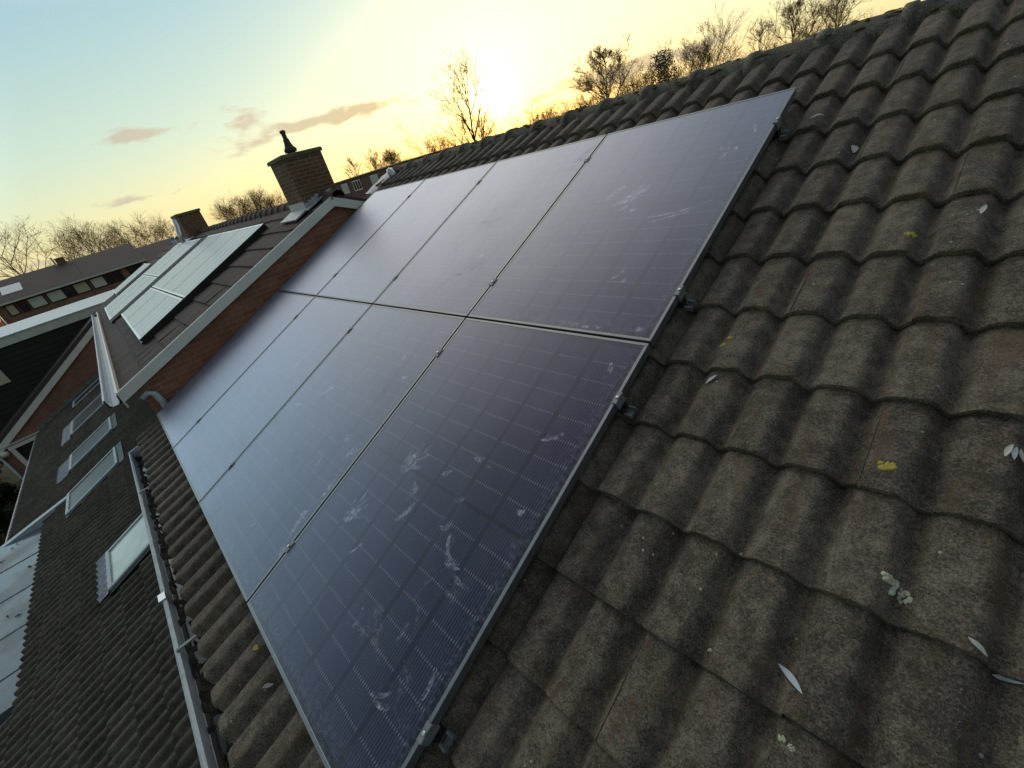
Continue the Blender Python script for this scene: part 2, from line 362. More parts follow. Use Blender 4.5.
def wet_flat_mat():
    m, t, p, o = newmat('wet_bitumen_flat_roof'); v = coords(t)
    n = noise(t, v, 1.6, 5); f = noise(t, v, 40, 4)
    t.links.new(RAMP(t, M_(t, 'ADD', M_(t, 'MULTIPLY', n, .7), M_(t, 'MULTIPLY', f, .3)), [(0.3, (0.085, 0.10, 0.105)), (0.7, (0.19, 0.215, 0.225))]), p.inputs['Base Color'])
    t.links.new(SM(t, n, 0.35, 0.65, 0.12, 0.5), p.inputs['Roughness'])
    bump(t, p, M_(t, 'ADD', f, M_(t, 'MULTIPLY', n, 1.5)), 0.12, 0.006); return m
FLAT = wet_flat_mat()

def pv_mat():
    """mono half-cut cells behind glass: fine wires, dark cell gaps, dust film"""
    m, t, p, o = newmat('photovoltaic_glass'); v = coords(t)
    s = N(t, 'ShaderNodeSeparateXYZ'); t.links.new(v, s.inputs[0]); X, Y = s.outputs[0], s.outputs[1]
    u = M_(t, 'SUBTRACT', X, 0.021); w = M_(t, 'SUBTRACT', Y, 0.030)
    wire = M_(t, 'LESS_THAN', M_(t, 'ABSOLUTE', M_(t, 'SUBTRACT', M_(t, 'FRACT', M_(t, 'DIVIDE', u, 0.011375)), 0.5)), 0.11)
    ug = M_(t, 'ABSOLUTE', M_(t, 'SUBTRACT', M_(t, 'FRACT', M_(t, 'ADD', M_(t, 'DIVIDE', u, 0.182), 0.5)), 0.5))
    colgap = M_(t, 'LESS_THAN', ug, 0.038)
    wg = M_(t, 'ABSOLUTE', M_(t, 'SUBTRACT', M_(t, 'FRACT', M_(t, 'ADD', M_(t, 'DIVIDE', w, 0.09233), 0.5)), 0.5))
    rowgap = M_(t, 'LESS_THAN', wg, 0.045)
    midgap = M_(t, 'LESS_THAN', M_(t, 'ABSOLUTE', M_(t, 'SUBTRACT', Y, 0.861)), 0.008)
    border = M_(t, 'MAXIMUM', M_(t, 'GREATER_THAN', M_(t, 'ABSOLUTE', M_(t, 'SUBTRACT', X, 0.567)), 0.544), M_(t, 'GREATER_THAN', M_(t, 'ABSOLUTE', M_(t, 'SUBTRACT', Y, 0.861)), 0.828))
    oi = N(t, 'ShaderNodeObjectInfo')
    # each cell a slightly different blue
    cx = N(t, 'ShaderNodeCombineXYZ'); t.links.new(M_(t, 'FLOOR', M_(t, 'DIVIDE', u, 0.182)), cx.inputs[0]); t.links.new(M_(t, 'FLOOR', M_(t, 'DIVIDE', w, 0.09233)), cx.inputs[1]); t.links.new(oi.outputs['Random'], cx.inputs[2])
    wn = N(t, 'ShaderNodeTexWhiteNoise'); t.links.new(cx.outputs[0], wn.inputs['Vector'])
    cell = MIX(t, wn.outputs['Value'], (0.0045, 0.0055, 0.0220), (0.0120, 0.0105, 0.0380))
    c = MIX(t, wire, cell, (0.060, 0.060, 0.112))
    c = MIX(t, M_(t, 'MULTIPLY', rowgap, wire), c, (0.27, 0.26, 0.30))
    dark = M_(t, 'MAXIMUM', M_(t, 'MAXIMUM', colgap, midgap), border)
    c = MIX(t, dark, c, (0.0035, 0.0035, 0.0100))
    # dust film with smears; different on every panel
    ov = N(t, 'ShaderNodeVectorMath', operation='ADD'); t.links.new(v, ov.inputs[0])
    sc_ = N(t, 'ShaderNodeVectorMath', operation='SCALE'); sc_.inputs[0].default_value = (37, 91, 13); t.links.new(oi.outputs['Random'], sc_.inputs['Scale']); t.links.new(sc_.outputs[0], ov.inputs[1])
    dv = ov.outputs[0]
    d1 = noise(t, dv, 1.7, 6, 0.6); d2 = noise(t, stretch(t, dv, (9, 2.2, 1)), 1.0, 6, 0.65); d3 = noise(t, dv, 60, 4, 0.7)
    dn = N(t, 'ShaderNodeTexNoise'); dn.inputs['Scale'].default_value = 5.5; dn.inputs['Detail'].default_value = 6; dn.inputs['Distortion'].default_value = 1.6; t.links.new(dv, dn.inputs['Vector'])
    smear = M_(t, 'MULTIPLY', SM(t, dn.outputs[0], 0.58, 0.72), M_(t, 'MULTIPLY', SM(t, d3, 0.40, 0.65), SM(t, d1, 0.42, 0.62)))
    speck = M_(t, 'MULTIPLY', SM(t, noise(t, dv, 130, 2, 0.5), 0.69, 0.75), SM(t, d1, 0.40, 0.6))
    edge = M_(t, 'MULTIPLY', M_(t, 'MAXIMUM', SM(t, X, 1.02, 1.12), SM(t, Y, 0.14, 0.02)), SM(t, d3, 0.42, 0.66))
    film = M_(t, 'ADD', M_(t, 'MULTIPLY', SM(t, d2, 0.40, 0.75), 0.030), M_(t, 'MULTIPLY', smear, 0.22))
    film = M_(t, 'ADD', film, M_(t, 'ADD', M_(t, 'MULTIPLY', speck, 0.20), M_(t, 'MULTIPLY', edge, 0.10)))
    c = MIX(t, film, c, (0.55, 0.57, 0.64))
    t.links.new(c, p.inputs['Base Color'])
    p.inputs['Specular IOR Level'].default_value = 0.0; p.inputs['Roughness'].default_value = 0.9
    # textured solar glass: a soft sky sheen that climbs steeply towards grazing view
    gl = N(t, 'ShaderNodeBsdfGlossy'); gl.inputs['Color'].default_value = (0.80, 0.85, 1.0, 1)
    t.links.new(M_(t, 'ADD', M_(t, 'MULTIPLY', d1, 0.10), M_(t, 'ADD', 0.38, M_(t, 'MULTIPLY', smear, 0.2))), gl.inputs['Roughness'])
    lw = N(t, 'ShaderNodeLayerWeight'); lw.inputs['Blend'].default_value = 0.5
    fac = M_(t, 'ADD', 0.022, M_(t, 'MULTIPLY', M_(t, 'POWER', lw.outputs['Facing'], 2.45), 0.97))
    fac = M_(t, 'MULTIPLY', fac, M_(t, 'SUBTRACT', 1.0, M_(t, 'MULTIPLY', smear, 0.3)))
    ms = N(t, 'ShaderNodeMixShader'); t.links.new(fac, ms.inputs[0]); t.links.new(p.outputs[0], ms.inputs[1]); t.links.new(gl.outputs[0], ms.inputs[2]); t.links.new(ms.outputs[0], o.inputs[0])
    bump(t, p, noise(t, dv, 2.0, 2), 0.03, 0.01)
    return m
PV = pv_mat()
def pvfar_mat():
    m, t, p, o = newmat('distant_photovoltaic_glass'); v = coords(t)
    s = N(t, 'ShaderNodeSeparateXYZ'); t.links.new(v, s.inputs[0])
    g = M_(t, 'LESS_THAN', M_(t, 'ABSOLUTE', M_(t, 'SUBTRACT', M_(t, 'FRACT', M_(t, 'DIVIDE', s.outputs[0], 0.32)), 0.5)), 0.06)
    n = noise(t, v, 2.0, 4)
    c = MIX(t, g, (0.53, 0.56, 0.61), (0.15, 0.17, 0.20)); c = MIX(t, M_(t, 'MULTIPLY', n, 0.4), c, (0.68, 0.71, 0.76))  # pale blue of the reflected sky is put into the base colour
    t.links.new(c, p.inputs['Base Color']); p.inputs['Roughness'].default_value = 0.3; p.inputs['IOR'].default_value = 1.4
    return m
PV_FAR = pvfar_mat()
def tint_(t, v, c):
    n = N(t, 'ShaderNodeVectorMath', operation='SCALE'); n.inputs[0].default_value = c; t.links.new(v, n.inputs['Scale']); return n.outputs[0]
def smudge_mat():
    m, t, p, o = newmat('dried_water_mark'); v = coords(t)
    t.nodes.remove(p)
    d = N(t, 'ShaderNodeBsdfDiffuse'); tr = N(t, 'ShaderNodeBsdfTransparent'); mx = N(t, 'ShaderNodeAddShader')
    a = M_(t, 'MULTIPLY', SM(t, noise(t, v, 55, 5, 0.7), 0.38, 0.66), SM(t, noise(t, v, 14, 3), 0.34, 0.62, 0.10, 0.75))
    t.links.new(tint_(t, a, (0.40, 0.42, 0.46)), d.inputs[0])   # a thin film of dust: adds its own scatter, hides nothing
    t.links.new(tr.outputs[0], mx.inputs[0]); t.links.new(d.outputs[0], mx.inputs[1]); t.links.new(mx.outputs[0], o.inputs[0])
    return m
SMUDGE = smudge_mat()

# ------------------------------------------------------------------ roof building kit
PITCH = R(22.0); CP, SP = math.cos(PITCH), math.sin(PITCH)
def frame(x, y, z, ang=PITCH): return Matrix.Translation((x, y, z)) @ Matrix.Rotation(ang, 4, 'X')
def RW(u, v, w):            # main roof coordinates (array corner = origin) to world
    return (u, v * CP - w * SP, v * SP + w * CP)

def tiles(parent, name, mat, x0, y0, z0, ncol, rows, g, wave, A, t, ns, seed, waves_per_tile=2, ang=PITCH, skip=None, jit=1.0, skew=0.0, wander=0.0):
    """lapped tiles as one sheet; local x from 0 along the eave, local y up the slope from the lowest row's nose"""
    rg = random.Random(seed); mb = MB(); wide = wave * waves_per_tile
    n = ns * waves_per_tile
    for r in range(rows[0], rows[1]):
        for c in range(ncol):
            if skip and skip(c, r): continue
            dv = rg.uniform(-.004, .004) * jit; dw = rg.uniform(-.0015, .0025) * jit; tl = rg.uniform(-.0025, .0025) * jit; sk = rg.uniform(-.003, .003) * jit
            top = []
            V = []
            for k in range(n + 1):
                s_ = k / n; ph = s_ * waves_per_tile - 0.5
                ph2 = ph - skew * (math.cos(2 * math.pi * ph) - 1) / (2 * math.pi)
                h = A * (0.5 + 0.5 * math.cos(2 * math.pi * ph2)) ** 0.85
                x = c * wide + s_ * wide; e = r * g + dv + sk * (s_ - .5) + wander * math.sin(x * 2.1 + r * 1.7)
                tw = tl * (s_ - .5) * 2 + dw
                wig = 0.0012 * jit * math.sin(x * 61 + r * 5.1) * math.sin(x * 23 + r * 2.7)
                V.append([(x, e + .006, h - .004), (x, e + wig, h + t * .55 + tw), (x, e + .003 + wig, h + t * .9 + tw),
                          (x, e + .003 + wig, h + t * .9 + tw), (x, e + .011, h + t + tw), (x, e + g * .5, h + t * .55 + tw), (x, (r + 1) * g + .028, h + .0015)])
            vs_ = [p for colm in V for p in colm]; fs_ = []
            for k in range(n):
                for j in (0, 1, 3, 4, 5): fs_.append((k * 7 + j, k * 7 + 7 + j, k * 7 + 8 + j, k * 7 + 1 + j))
            mb.add(vs_, fs_)
    return mb.build(name, mat, parent, True, frame(x0, y0, z0, ang), world=False) if parent is None else place(mb, name, mat, parent, frame(x0, y0, z0, ang))
def place(mb, name, mat, parent, M, smooth=True):
    o = mb.build(name, mat, None, smooth)
    o.parent = parent
    W = Matrix.Translation(parent.location) if parent.type == 'EMPTY' else Matrix.Identity(4)
    if parent.type != 'EMPTY':
        p = parent; W = Matrix.Identity(4); ch = []
        while p is not None: ch.append(p); p = p.parent
        for q in reversed(ch): W = W @ q.matrix_parent_inverse @ q.matrix_basis
    o.matrix_parent_inverse = W.inverted(); o.matrix_basis = M
    return o

def ridge_tiles(parent, xs, y, z, rad, mat, seed, thick=.022):
    rg = random.Random(seed)
    for a, b in zip(xs[:-1], xs[1:]):
        mb = MB(); dz = rg.uniform(-.003, .003); tilt = rg.uniform(-.003, .003); n = 10
        prof0 = []; vs_ = []; fs_ = []
        xa, xb = a, b + .045
        st = [(xa, rad + .012), (xa + .05, rad + .012), (xa + .055, rad), ((xa + xb) / 2, rad), (xb, rad - .012)]
        for x, r_ in st:
            for k in range(n + 1):
                th = math.pi * (-0.06 + 1.12 * k / n)
                vs_.append((x, y + r_ * 1.15 * math.cos(th), z + dz + tilt * (x - a) / (b - a) + r_ * math.sin(th)))
        for i in range(len(st) - 1):
            for k in range(n): fs_.append((i * (n + 1) + k, i * (n + 1) + k + 1, (i + 1) * (n + 1) + k + 1, (i + 1) * (n + 1) + k))
        # the open end's edge
        m0 = len(vs_)
        for k in range(n + 1):
            th = math.pi * (-0.06 + 1.12 * k / n); vs_.append((xa, y + (rad - thick) * 1.15 * math.cos(th), z + dz + (rad - thick) * math.sin(th)))
        for k in range(n): fs_.append((k, m0 + k, m0 + k + 1, k + 1))
        mb.add(vs_, fs_)
        mb.build('ridge_tile', mat, parent, True)

# ------------------------------------------------------------------ ground
GZ = -5.4
mb = MB()
gx = [-900, -300, -120, -60, -40, -25, -12, 0, 12, 30, 80, 300, 900]; gy = [-600, -200, -60, -30, -14, -6, 0, 10, 25, 45, 80, 200, 500, 1100]
rg = random.Random(3)
vs_ = [(x, y, GZ - 0.02) for y in gy for x in gx]
fs_ = [(j * len(gx) + i, j * len(gx) + i + 1, (j + 1) * len(gx) + i + 1, (j + 1) * len(gx) + i) for j in range(len(gy) - 1) for i in range(len(gx) - 1)]
tag(mb.add(vs_, fs_).build('ground', GRASSM), None, None, None, 'structure')

# ------------------------------------------------------------------ the house we stand on
house = thing('terraced_house', 'near terraced house whose dark wavy concrete tiles carry the eight large solar panels', 'house', (4.0, 3.9, GZ))
WAVE = 0.1635; G = 0.2945; SKEW = 0.88; AMP = 0.053; NOSE = 0.030
U0 = 4.905 - WAVE * 0.5 - WAVE * 2 * 15 - WAVE      # a valley near the left edge
VBASE = -0.148                                      # tile valley plane below the glass plane
V0 = 1.722 - 7 * G
o_ = RW(U0, V0, VBASE)
NC = 30
roof = tiles(house, 'roof', TILE, *o_, NC, (0, 15), G, WAVE, AMP, NOSE, 12, 5, skew=SKEW, wander=.0015)
# the strip that oversails the neighbour's back slope near the top
tiles(roof, 'roof_edge_tiles', TILE, *RW(U0 - 0.327, V0, VBASE), 1, (12, 15), G, WAVE, AMP, NOSE, 12, 6, skew=SKEW)
mb = MB(); e0 = (U0 + .02, V0 + .05, VBASE - .012); VR = 4.2
def slab(mb, u0, u1, v0, v1, w0, w1): return mb.box(u0, u1, v0, v1, w0, w1, RW)
slab(mb, U0 + .02, U0 + NC * 2 * WAVE, V0 + .08, VR + .02, VBASE - .05, VBASE - .012)
mb.build('roof_boarding', DARK, house)
YR, ZR = RW(0, VR, VBASE)[1:]
mb = MB(); mb.add([(-.55, YR, ZR), (9.6, YR, ZR), (9.6, YR + 4.3, ZR - 4.3 * math.tan(PITCH)), (-.55, YR + 4.3, ZR - 4.3 * math.tan(PITCH)),
                  (-.55, YR, ZR - .05), (9.6, YR, ZR - .05), (9.6, YR + 4.3, ZR - 4.3 * math.tan(PITCH) - .05), (-.55, YR + 4.3, ZR - 4.3 * math.tan(PITCH) - .05)], [(0, 1, 2, 3), (7, 6, 5, 4), (0, 4, 5, 1), (2, 6, 7, 3), (1, 5, 6, 2), (0, 3, 7, 4)])
mb.build('rear_roof', TILE, house)
xs = [-0.50 + 0.385 * i for i in range(27)]
ridge_tiles(roof, xs, YR, ZR - .050, 0.125, RIDGE, 8)
# moss cushions along the ridge
rg = random.Random(21)
def lump(mb, c, rx, ry, rz, n=9, rg=rg, T=None):
    vs_ = []; fs_ = []; off = [rg.uniform(.7, 1.25) for _ in range(n)]
    for i, (s_, h) in enumerate(((1, 0), (.82, .6), (.45, .95))):
        for k in range(n):
            a = 2 * math.pi * k / n; vs_.append((c[0] + rx * s_ * off[k] * math.cos(a), c[1] + ry * s_ * off[k] * math.sin(a), c[2] + rz * h * rg.uniform(.85, 1.1)))
    vs_.append((c[0], c[1], c[2] + rz))
    if T: vs_ = [T(*v) for v in vs_]
    for i in range(2):
        for k in range(n): fs_.append((i * n + k, i * n + (k + 1) % n, (i + 1) * n + (k + 1) % n, (i + 1) * n + k))
    for k in range(n): fs_.append((2 * n + k, 2 * n + (k + 1) % n, 3 * n))
    mb.add(vs_, fs_)
mb = MB()
for i in range(150):
    x = rg.uniform(-.4, 6.0); a = rg.choice((rg.uniform(1.2, 2.4), rg.uniform(2.3, 2.9)))
    lump(mb, (x, YR + .13 * 1.15 * math.cos(a), ZR - .053 + .125 * math.sin(a)), rg.uniform(.01, .045), rg.uniform(.008, .02), rg.uniform(.004, .014), rg=rg)
mo = mb.build('ridge_moss', MOSS, roof, True); mo['kind'] = 'stuff'
# walls
mb = MB(); mb.prism([(-.19, GZ), (8.0, GZ), (8.0, -.15), (YR, ZR - .12), (-.19, -.27)], 'x', -.45, 9.5)
mb.build('wall', BRICK_F, house)
# gutter with joint sleeve and end cap
prof = [(-.222, -.225), (-.226, -.335), (-.258, -.372), (-.345, -.375), (-.378, -.345), (-.383, -.282), (-.378, -.270), (-.388, -.262), (-.399, -.270), (-.396, -.284), (-.390, -.300), (-.386, -.350), (-.349, -.383), (-.254, -.380), (-.219, -.340), (-.215, -.225)]
mb = MB(); mb.strip(prof, 'x', -.14, 9.5, closed=True, segs=40)
gut = mb.build('gutter', ZINC, house)
mb = MB(); mb.prism([(-.215, -.225), (-.219, -.340), (-.254, -.384), (-.349, -.387), (-.392, -.350), (-.402, -.262)], 'x', -.155, -.139); mb.build('end_cap', ZINC, gut)
for sx in (2.56, 6.4):
    mb = MB(); mb.prism([(-.370, -.31), (-.376, -.255), (-.412, -.255), (-.408, -.31)], 'x', sx - .035, sx + .035); mb.build('joint_sleeve', ALU, gut)
for i in range(5):
    x = .95 + 2.1 * i; mb = MB(); mb.box(x, x + .018, -.385, -.222, -.262, -.256); mb.build('gutter_strap', ZINC_IN, gut)
mb = MB(); mb.box(-.1, 9.5, -.214, -.192, -.42, -.235); mb.build('fascia_board', DARK, house)

# wet muck and standing water in the gutter
rg = random.Random(4)
mb = MB(); nx = 420; vs_ = []; fs_ = []
ys = [-.377, -.36, -.33, -.30, -.27, -.245, -.2275]
def gn(x, y): return .020 * math.sin(x * 9 + 3 * math.sin(x * 2.3)) * math.cos(y * 40 + x * 4) + .012 * math.sin(x * 31 + y * 90) + .008 * math.sin(x * 57 - y * 70)
for i in range(nx + 1):
    x = -.137 + i * 9.6 / nx
    for y in ys: vs_.append((x, y, -.349 + max(-.02, gn(x, y)) + rg.uniform(-.004, .004)))
n = len(ys)
for i in range(nx):
    for k in range(n - 1): fs_.append((i * n + k, i * n + n + k, i * n + n + k + 1, i * n + k + 1))
mb.add(vs_, fs_)
for i in range(260):
    lump(mb, (rg.uniform(-.1, 6.0), rg.uniform(-.36, -.24), -.352), rg.uniform(.006, .03), rg.uniform(.005, .018), rg.uniform(.006, .03), n=6, rg=rg)
tag(mb.build('gutter_muck', SOIL), 'dark wet leaf muck lying along the zinc gutter', 'debris', None, 'stuff')
mw, t, p, o__ = newmat('still_water'); p.inputs['Base Color'].default_value = (.02, .022, .022, 1); p.inputs['Roughness'].default_value = 0.04; p.inputs['IOR'].default_value = 1.33
mb = MB(); mb.add([(-.137, -.376, -.347), (9.4, -.376, -.347), (9.4, -.228, -.347), (-.137, -.228, -.347)], [(0, 1, 2, 3)])
tag(mb.build('water', mw), None, None, None, 'structure')

# lichen and moss on the near tiles (grown on the roof)
def profile_w(u, v):   # height of the tile surface at u, v in roof coordinates
    ph = (u - U0) / WAVE - .5; ph2 = ph - SKEW * (math.cos(2 * math.pi * ph) - 1) / (2 * math.pi)
    h = AMP * (0.5 + 0.5 * math.cos(2 * math.pi * ph2)) ** 0.85
    f = ((v - V0) / G) % 1.0
    return VBASE + h + NOSE * (1 - f)
rg = random.Random(12)
for (u, v, s_, m, lab) in ((5.425, 1.225, .020, LICH_W, 'pale'), (5.442, 1.205, .026, LICH_W, 'pale'), (4.835, 1.872, .013, LICH_Y, 'yellow'), (4.818, 1.845, .016, LICH_Y, 'yellow'), (5.242, 2.397, .018, LICH_Y, 'yellow'),
                            (5.358, 1.500, .020, LICH_Y, 'yellow'), (5.324, .80, .010, LICH_W, 'pale'), (5.345, .795, .008, LICH_W, 'pale'), (5.142, .877, .006, LICH_W, 'pale')):
    mb = MB()
    for i in range(16):
        aa, rr = rg.uniform(0, 6.28), s_ * .85 * rg.random() ** .6; uu, vv = u + rr * math.cos(aa), v + .7 * rr * math.sin(aa); r_ = s_ * rg.uniform(.22, .42)
        lump(mb, (uu, vv, profile_w(uu, vv) + .001), r_, r_, .0035, n=7, rg=rg, T=RW)
    mb.build('lichen_patch', m, roof, True)

# ------------------------------------------------------------------ dry leaves lying on the tiles
def leaf(u, v, ang, L, Wd, mat, label):
    mb = MB(); n = 9; vs_ = []; fs_ = []; ca, sa = math.cos(ang), math.sin(ang)
    c = Vector(RW(u, v, profile_w(u, v) + .004))
    for th in (0, 1):
        for i in range(n + 1):
            s_ = i / n; wd = Wd * .5 * math.sin(math.pi * (s_ * .96 + .02)) ** .8
            for k in (-1, 0, 1):
                x = (s_ - .5) * L; y = k * wd + .10 * L * math.sin(math.pi * s_) * .4
                uu, vv = u + x * ca - y * sa, v + x * sa + y * ca
                w = profile_w(uu, v) * .8 + profile_w(u, v) * .2 + .011 + abs(k) * wd * .35 - th * .0008 + .006 * (s_ - .5) ** 2
                vs_.append(RW(uu, vv, w))
    m0 = (n + 1) * 3
    for i in range(n):
        for k in range(2):
            a = i * 3 + k; fs_.append((a, a + 3, a + 4, a + 1)); fs_.append((m0 + a + 1, m0 + a + 4, m0 + a + 3, m0 + a))
    mb.add(vs_, fs_)
    return tag(mb.build('dry_leaf', mat, None, True), label, 'leaf', 'dry willow leaves on the roof tiles')
leaf(5.307, .918, math.atan2(-.033, .057), .068, .014, LEAFB, 'slender pale blue willow leaf lying alone on a lower tile near the bottom edge')
leaf(5.567, 1.150, math.atan2(-.017, .028), .036, .010, LEAFC, 'small cream willow leaf at a tile edge close to the right side of the photo')
leaf(5.622, 1.130, .15, .045, .011, LEAFB, 'pale blue willow leaf cut by the right edge of the photo, below the cream leaf')
leaf(5.556, 1.620, 1.35, .038, .011, LEAFC, 'leftmost of three white leaves huddled at the right edge of the photo')
leaf(5.567, 1.616, 1.55, .036, .010, LEAFB, 'middle of three white leaves huddled at the right edge of the photo')
leaf(5.579, 1.620, 1.85, .030, .009, LEAFC, 'rightmost of three white leaves huddled at the right edge of the photo')
leaf(4.841, 1.675, 1.0, .045, .013, LEAFB, 'pale leaf just below the two yellow lichen spots near the panels')
leaf(4.948, 3.014, 1.5, .050, .024, LEAFC, 'small round whitish leaf high on the tiles right of the top panel corner')
leaf(5.399, 2.504, 1.4, .045, .015, LEAFC, 'white leaf on an upper tile near the right edge of the photo')
leaf(4.74, 3.27, .3, .06, .010, LEAFC, 'thin curled leaf on the tile beside the upper clamp of the array')
leaf(3.79, -.13, 1.1, .035, .012, LEAFC, 'small pale leaf on the lowest tile row above the gutter')
leaf(3.60, -.10, .5, .035, .022, LICH_Y, 'small yellow leaf on the lowest tile row above the gutter')

# ------------------------------------------------------------------ solar panels (2 rows of 4)
PW, PH, GAP, FT = 1.134, 1.722, 0.020, 0.035
def panel_frame_mesh():
    mb = MB(); b = 0.0095; q = .004
    mb.bbox(-q, PW + q, -q, b, -FT, .0015, .0012); mb.bbox(-q, PW + q, PH - b, PH + q, -FT, .0015, .0012)
    mb.bbox(-q, b, b, PH - b, -FT, .0012, .0012); mb.bbox(PW - b, PW + q, b, PH - b, -FT, .0012, .0012)
    return mb
rows_n = ('lower', 'upper')
plab = {(0, 0): 'solar panel at the lower left corner of the array, next to the brick gable',
        (0, 1): 'dark solar panel second from the left in the lower row, reflecting pale blue sky',
        (0, 2): 'solar panel third from left in the lower row, white smears along its right edge',
        (0, 3): 'nearest solar panel, lower right of the array, with hand prints on its dark cells',
        (1, 0): 'solar panel at the upper left corner of the array, beside the white bargeboard apex',
        (1, 1): 'solar panel second from the left in the upper row, under the ridge',
        (1, 2): 'solar panel third from the left in the upper row, just below the low sun',
        (1, 3): 'solar panel at the upper right corner of the array, two pale blobs on it'}
glass_me = None; panels = {}
FRAME = simple('grey_panel_frame', (0.22, 0.23, 0.245), 0.38, 0.7, var=0.15, scale=20, bmp=0.03)
for r in range(2):
    for c in range(4):
        u, v = c * (PW + GAP), r * (PH + GAP)
        e = thing('solar_panel', plab[(r, c)], 'solar panel', RW(u, v, 0), 'large solar panels on the near roof', (PITCH, 0, 0))
        if glass_me is None:
            g_ = MB().box(.009, PW - .009, .009, PH - .009, -.006, 0).build('cell_glass', PV, None); glass_me = g_.data
            f_ = panel_frame_mesh().build('frame', FRAME, None); frame_me = f_.data
            b_ = MB().box(.012, PW - .012, .012, PH - .012, -.012, -.008).build('back_sheet', DARK, None); back_me = b_.data
            for q in (g_, f_, b_): q.parent = e
        else:
            for nm, me in (('cell_glass', glass_me), ('frame', frame_me), ('back_sheet', back_me)):
                q = bpy.data.objects.new(nm, me); col.objects.link(q); q.parent = e
        panels[(r, c)] = (e, u, v)

# dried marks on the glass, each lying on its own panel
def flat_mark(pn, name, pts):
    e, pu, pv = panels[pn]; mb = MB()
    mb.add([(u - pu, v - pv, .0006) for u, v in pts], [tuple(range(len(pts)))])
    o = mb.build(name, SMUDGE, None); o.parent = e
def mark(pn, name, ells):
    for q_, (u, v, a, b, ang) in enumerate(ells):
        n = 26; rg2 = random.Random(int(u * 1000 + v * 77)); pts = []
        for k in range(n):
            t_ = 2 * math.pi * k / n; q = rg2.uniform(.72, 1.2); x, y = a * q * math.cos(t_), b * q * math.sin(t_)
            y += b * .9 * (x / a) ** 2
            pts.append((u + x * math.cos(ang) - y * math.sin(ang), v + x * math.sin(ang) + y * math.cos(ang)))
        flat_mark(pn, name, pts)
def hand(pn, u, v, s_, ang):     # one outline: palm, four spread fingers, thumb
    out = [(-.045, -.022), (-.05, .0), (-.045, .026)]
    for o1, L, bx, by in ((.62, .055, .012, .034), (.22, .082, .038, .016), (-.08, .088, .042, -.004), (-.38, .074, .036, -.022)):
        d = (math.cos(o1), math.sin(o1)); nrm = (-d[1] * .0075, d[0] * .0075)
        out += [(bx + nrm[0], by + nrm[1]), (bx + d[0] * L * .6 + nrm[0], by + d[1] * L * .6 + nrm[1]), (bx + d[0] * L, by + d[1] * L), (bx + d[0] * L * .6 - nrm[0], by + d[1] * L * .6 - nrm[1]), (bx - nrm[0], by - nrm[1])]
    out += [(.02, -.036), (.045, -.068), (.034, -.074), (.0, -.040)]
    flat_mark(pn, 'hand_print', [(u + s_ * (x * math.cos(ang) - y * math.sin(ang)), v + s_ * (x * math.sin(ang) + y * math.cos(ang))) for x, y in out])
hand((0, 3), 3.815, .875, 1.05, 1.2)
hand((0, 3), 3.690, .560, .95, 1.3)
mark((0, 3), 'dried_smear', [(4.18, 1.03, .03, .014, .3), (4.24, 1.02, .012, .008, .2), (4.21, .86, .028, .014, .8)])
mark((0, 3), 'dried_smear', [(4.34, .66, .05, .016, -.3), (4.29, .70, .045, .010, -.8), (4.23, .75, .03, .014, .9), (4.42, .63, .05, .009, -.1)])
mark((0, 3), 'dried_smear', [(3.95, .79, .05, .02, 1.9), (3.99, .70, .06, .012, 1.2), (4.06, .92, .03, .012, .5)])
mark((1, 3), 'dried_smear', [(3.905, 2.755, .075, .022, 1.0), (4.045, 2.70, .085, .034, 1.1), (4.09, 2.75, .04, .02, .8), (3.98, 2.66, .05, .012, .9)])
mark((1, 3), 'dried_smear', [(4.32, 2.52, .14, .008, .25), (4.36, 2.50, .13, .006, .35), (4.45, 2.56, .10, .005, .5)])
mark((1, 3), 'dried_smear', [(4.14, 1.776, .022, .012, 0), (4.20, 1.772, .03, .013, 0), (4.27, 1.767, .022, .010, 0), (4.337, 1.771, .015, .008, 0), (4.53, 1.78, .02, .02, 0)])
mark((0, 2), 'dried_smear', [(2.67, .985, .050, .018, .9), (2.62, .93, .030, .010, 1.2), (2.70, 1.02, .02, .015, .4)])
mark((0, 2), 'dried_smear', [(3.38, .36, .02, .07, .2), (3.41, .55, .015, .08, .1), (3.36, .75, .02, .05, -.3), (3.43, .22, .02, .04, .1), (3.25, .82, .03, .02, .6)])
mark((0, 1), 'dried_smear', [(1.95, 1.05, .05, .016, .9)])

rg = random.Random(77)
for pn, n_ in (((0, 3), 9), ((0, 2), 8), ((1, 3), 10), ((1, 2), 3), ((0, 1), 3)):
    for k in range(n_):
        pu, pv = panels[pn][1:]
        u_ = pu + (rg.uniform(.85, 1.08) if rg.random() < .5 else rg.uniform(.1, 1.0)); v_ = pv + rg.uniform(.1, 1.6)
        mark(pn, 'dried_smear', [(u_, v_, rg.uniform(.012, .055), rg.uniform(.004, .014), rg.uniform(.2, 2.0))])
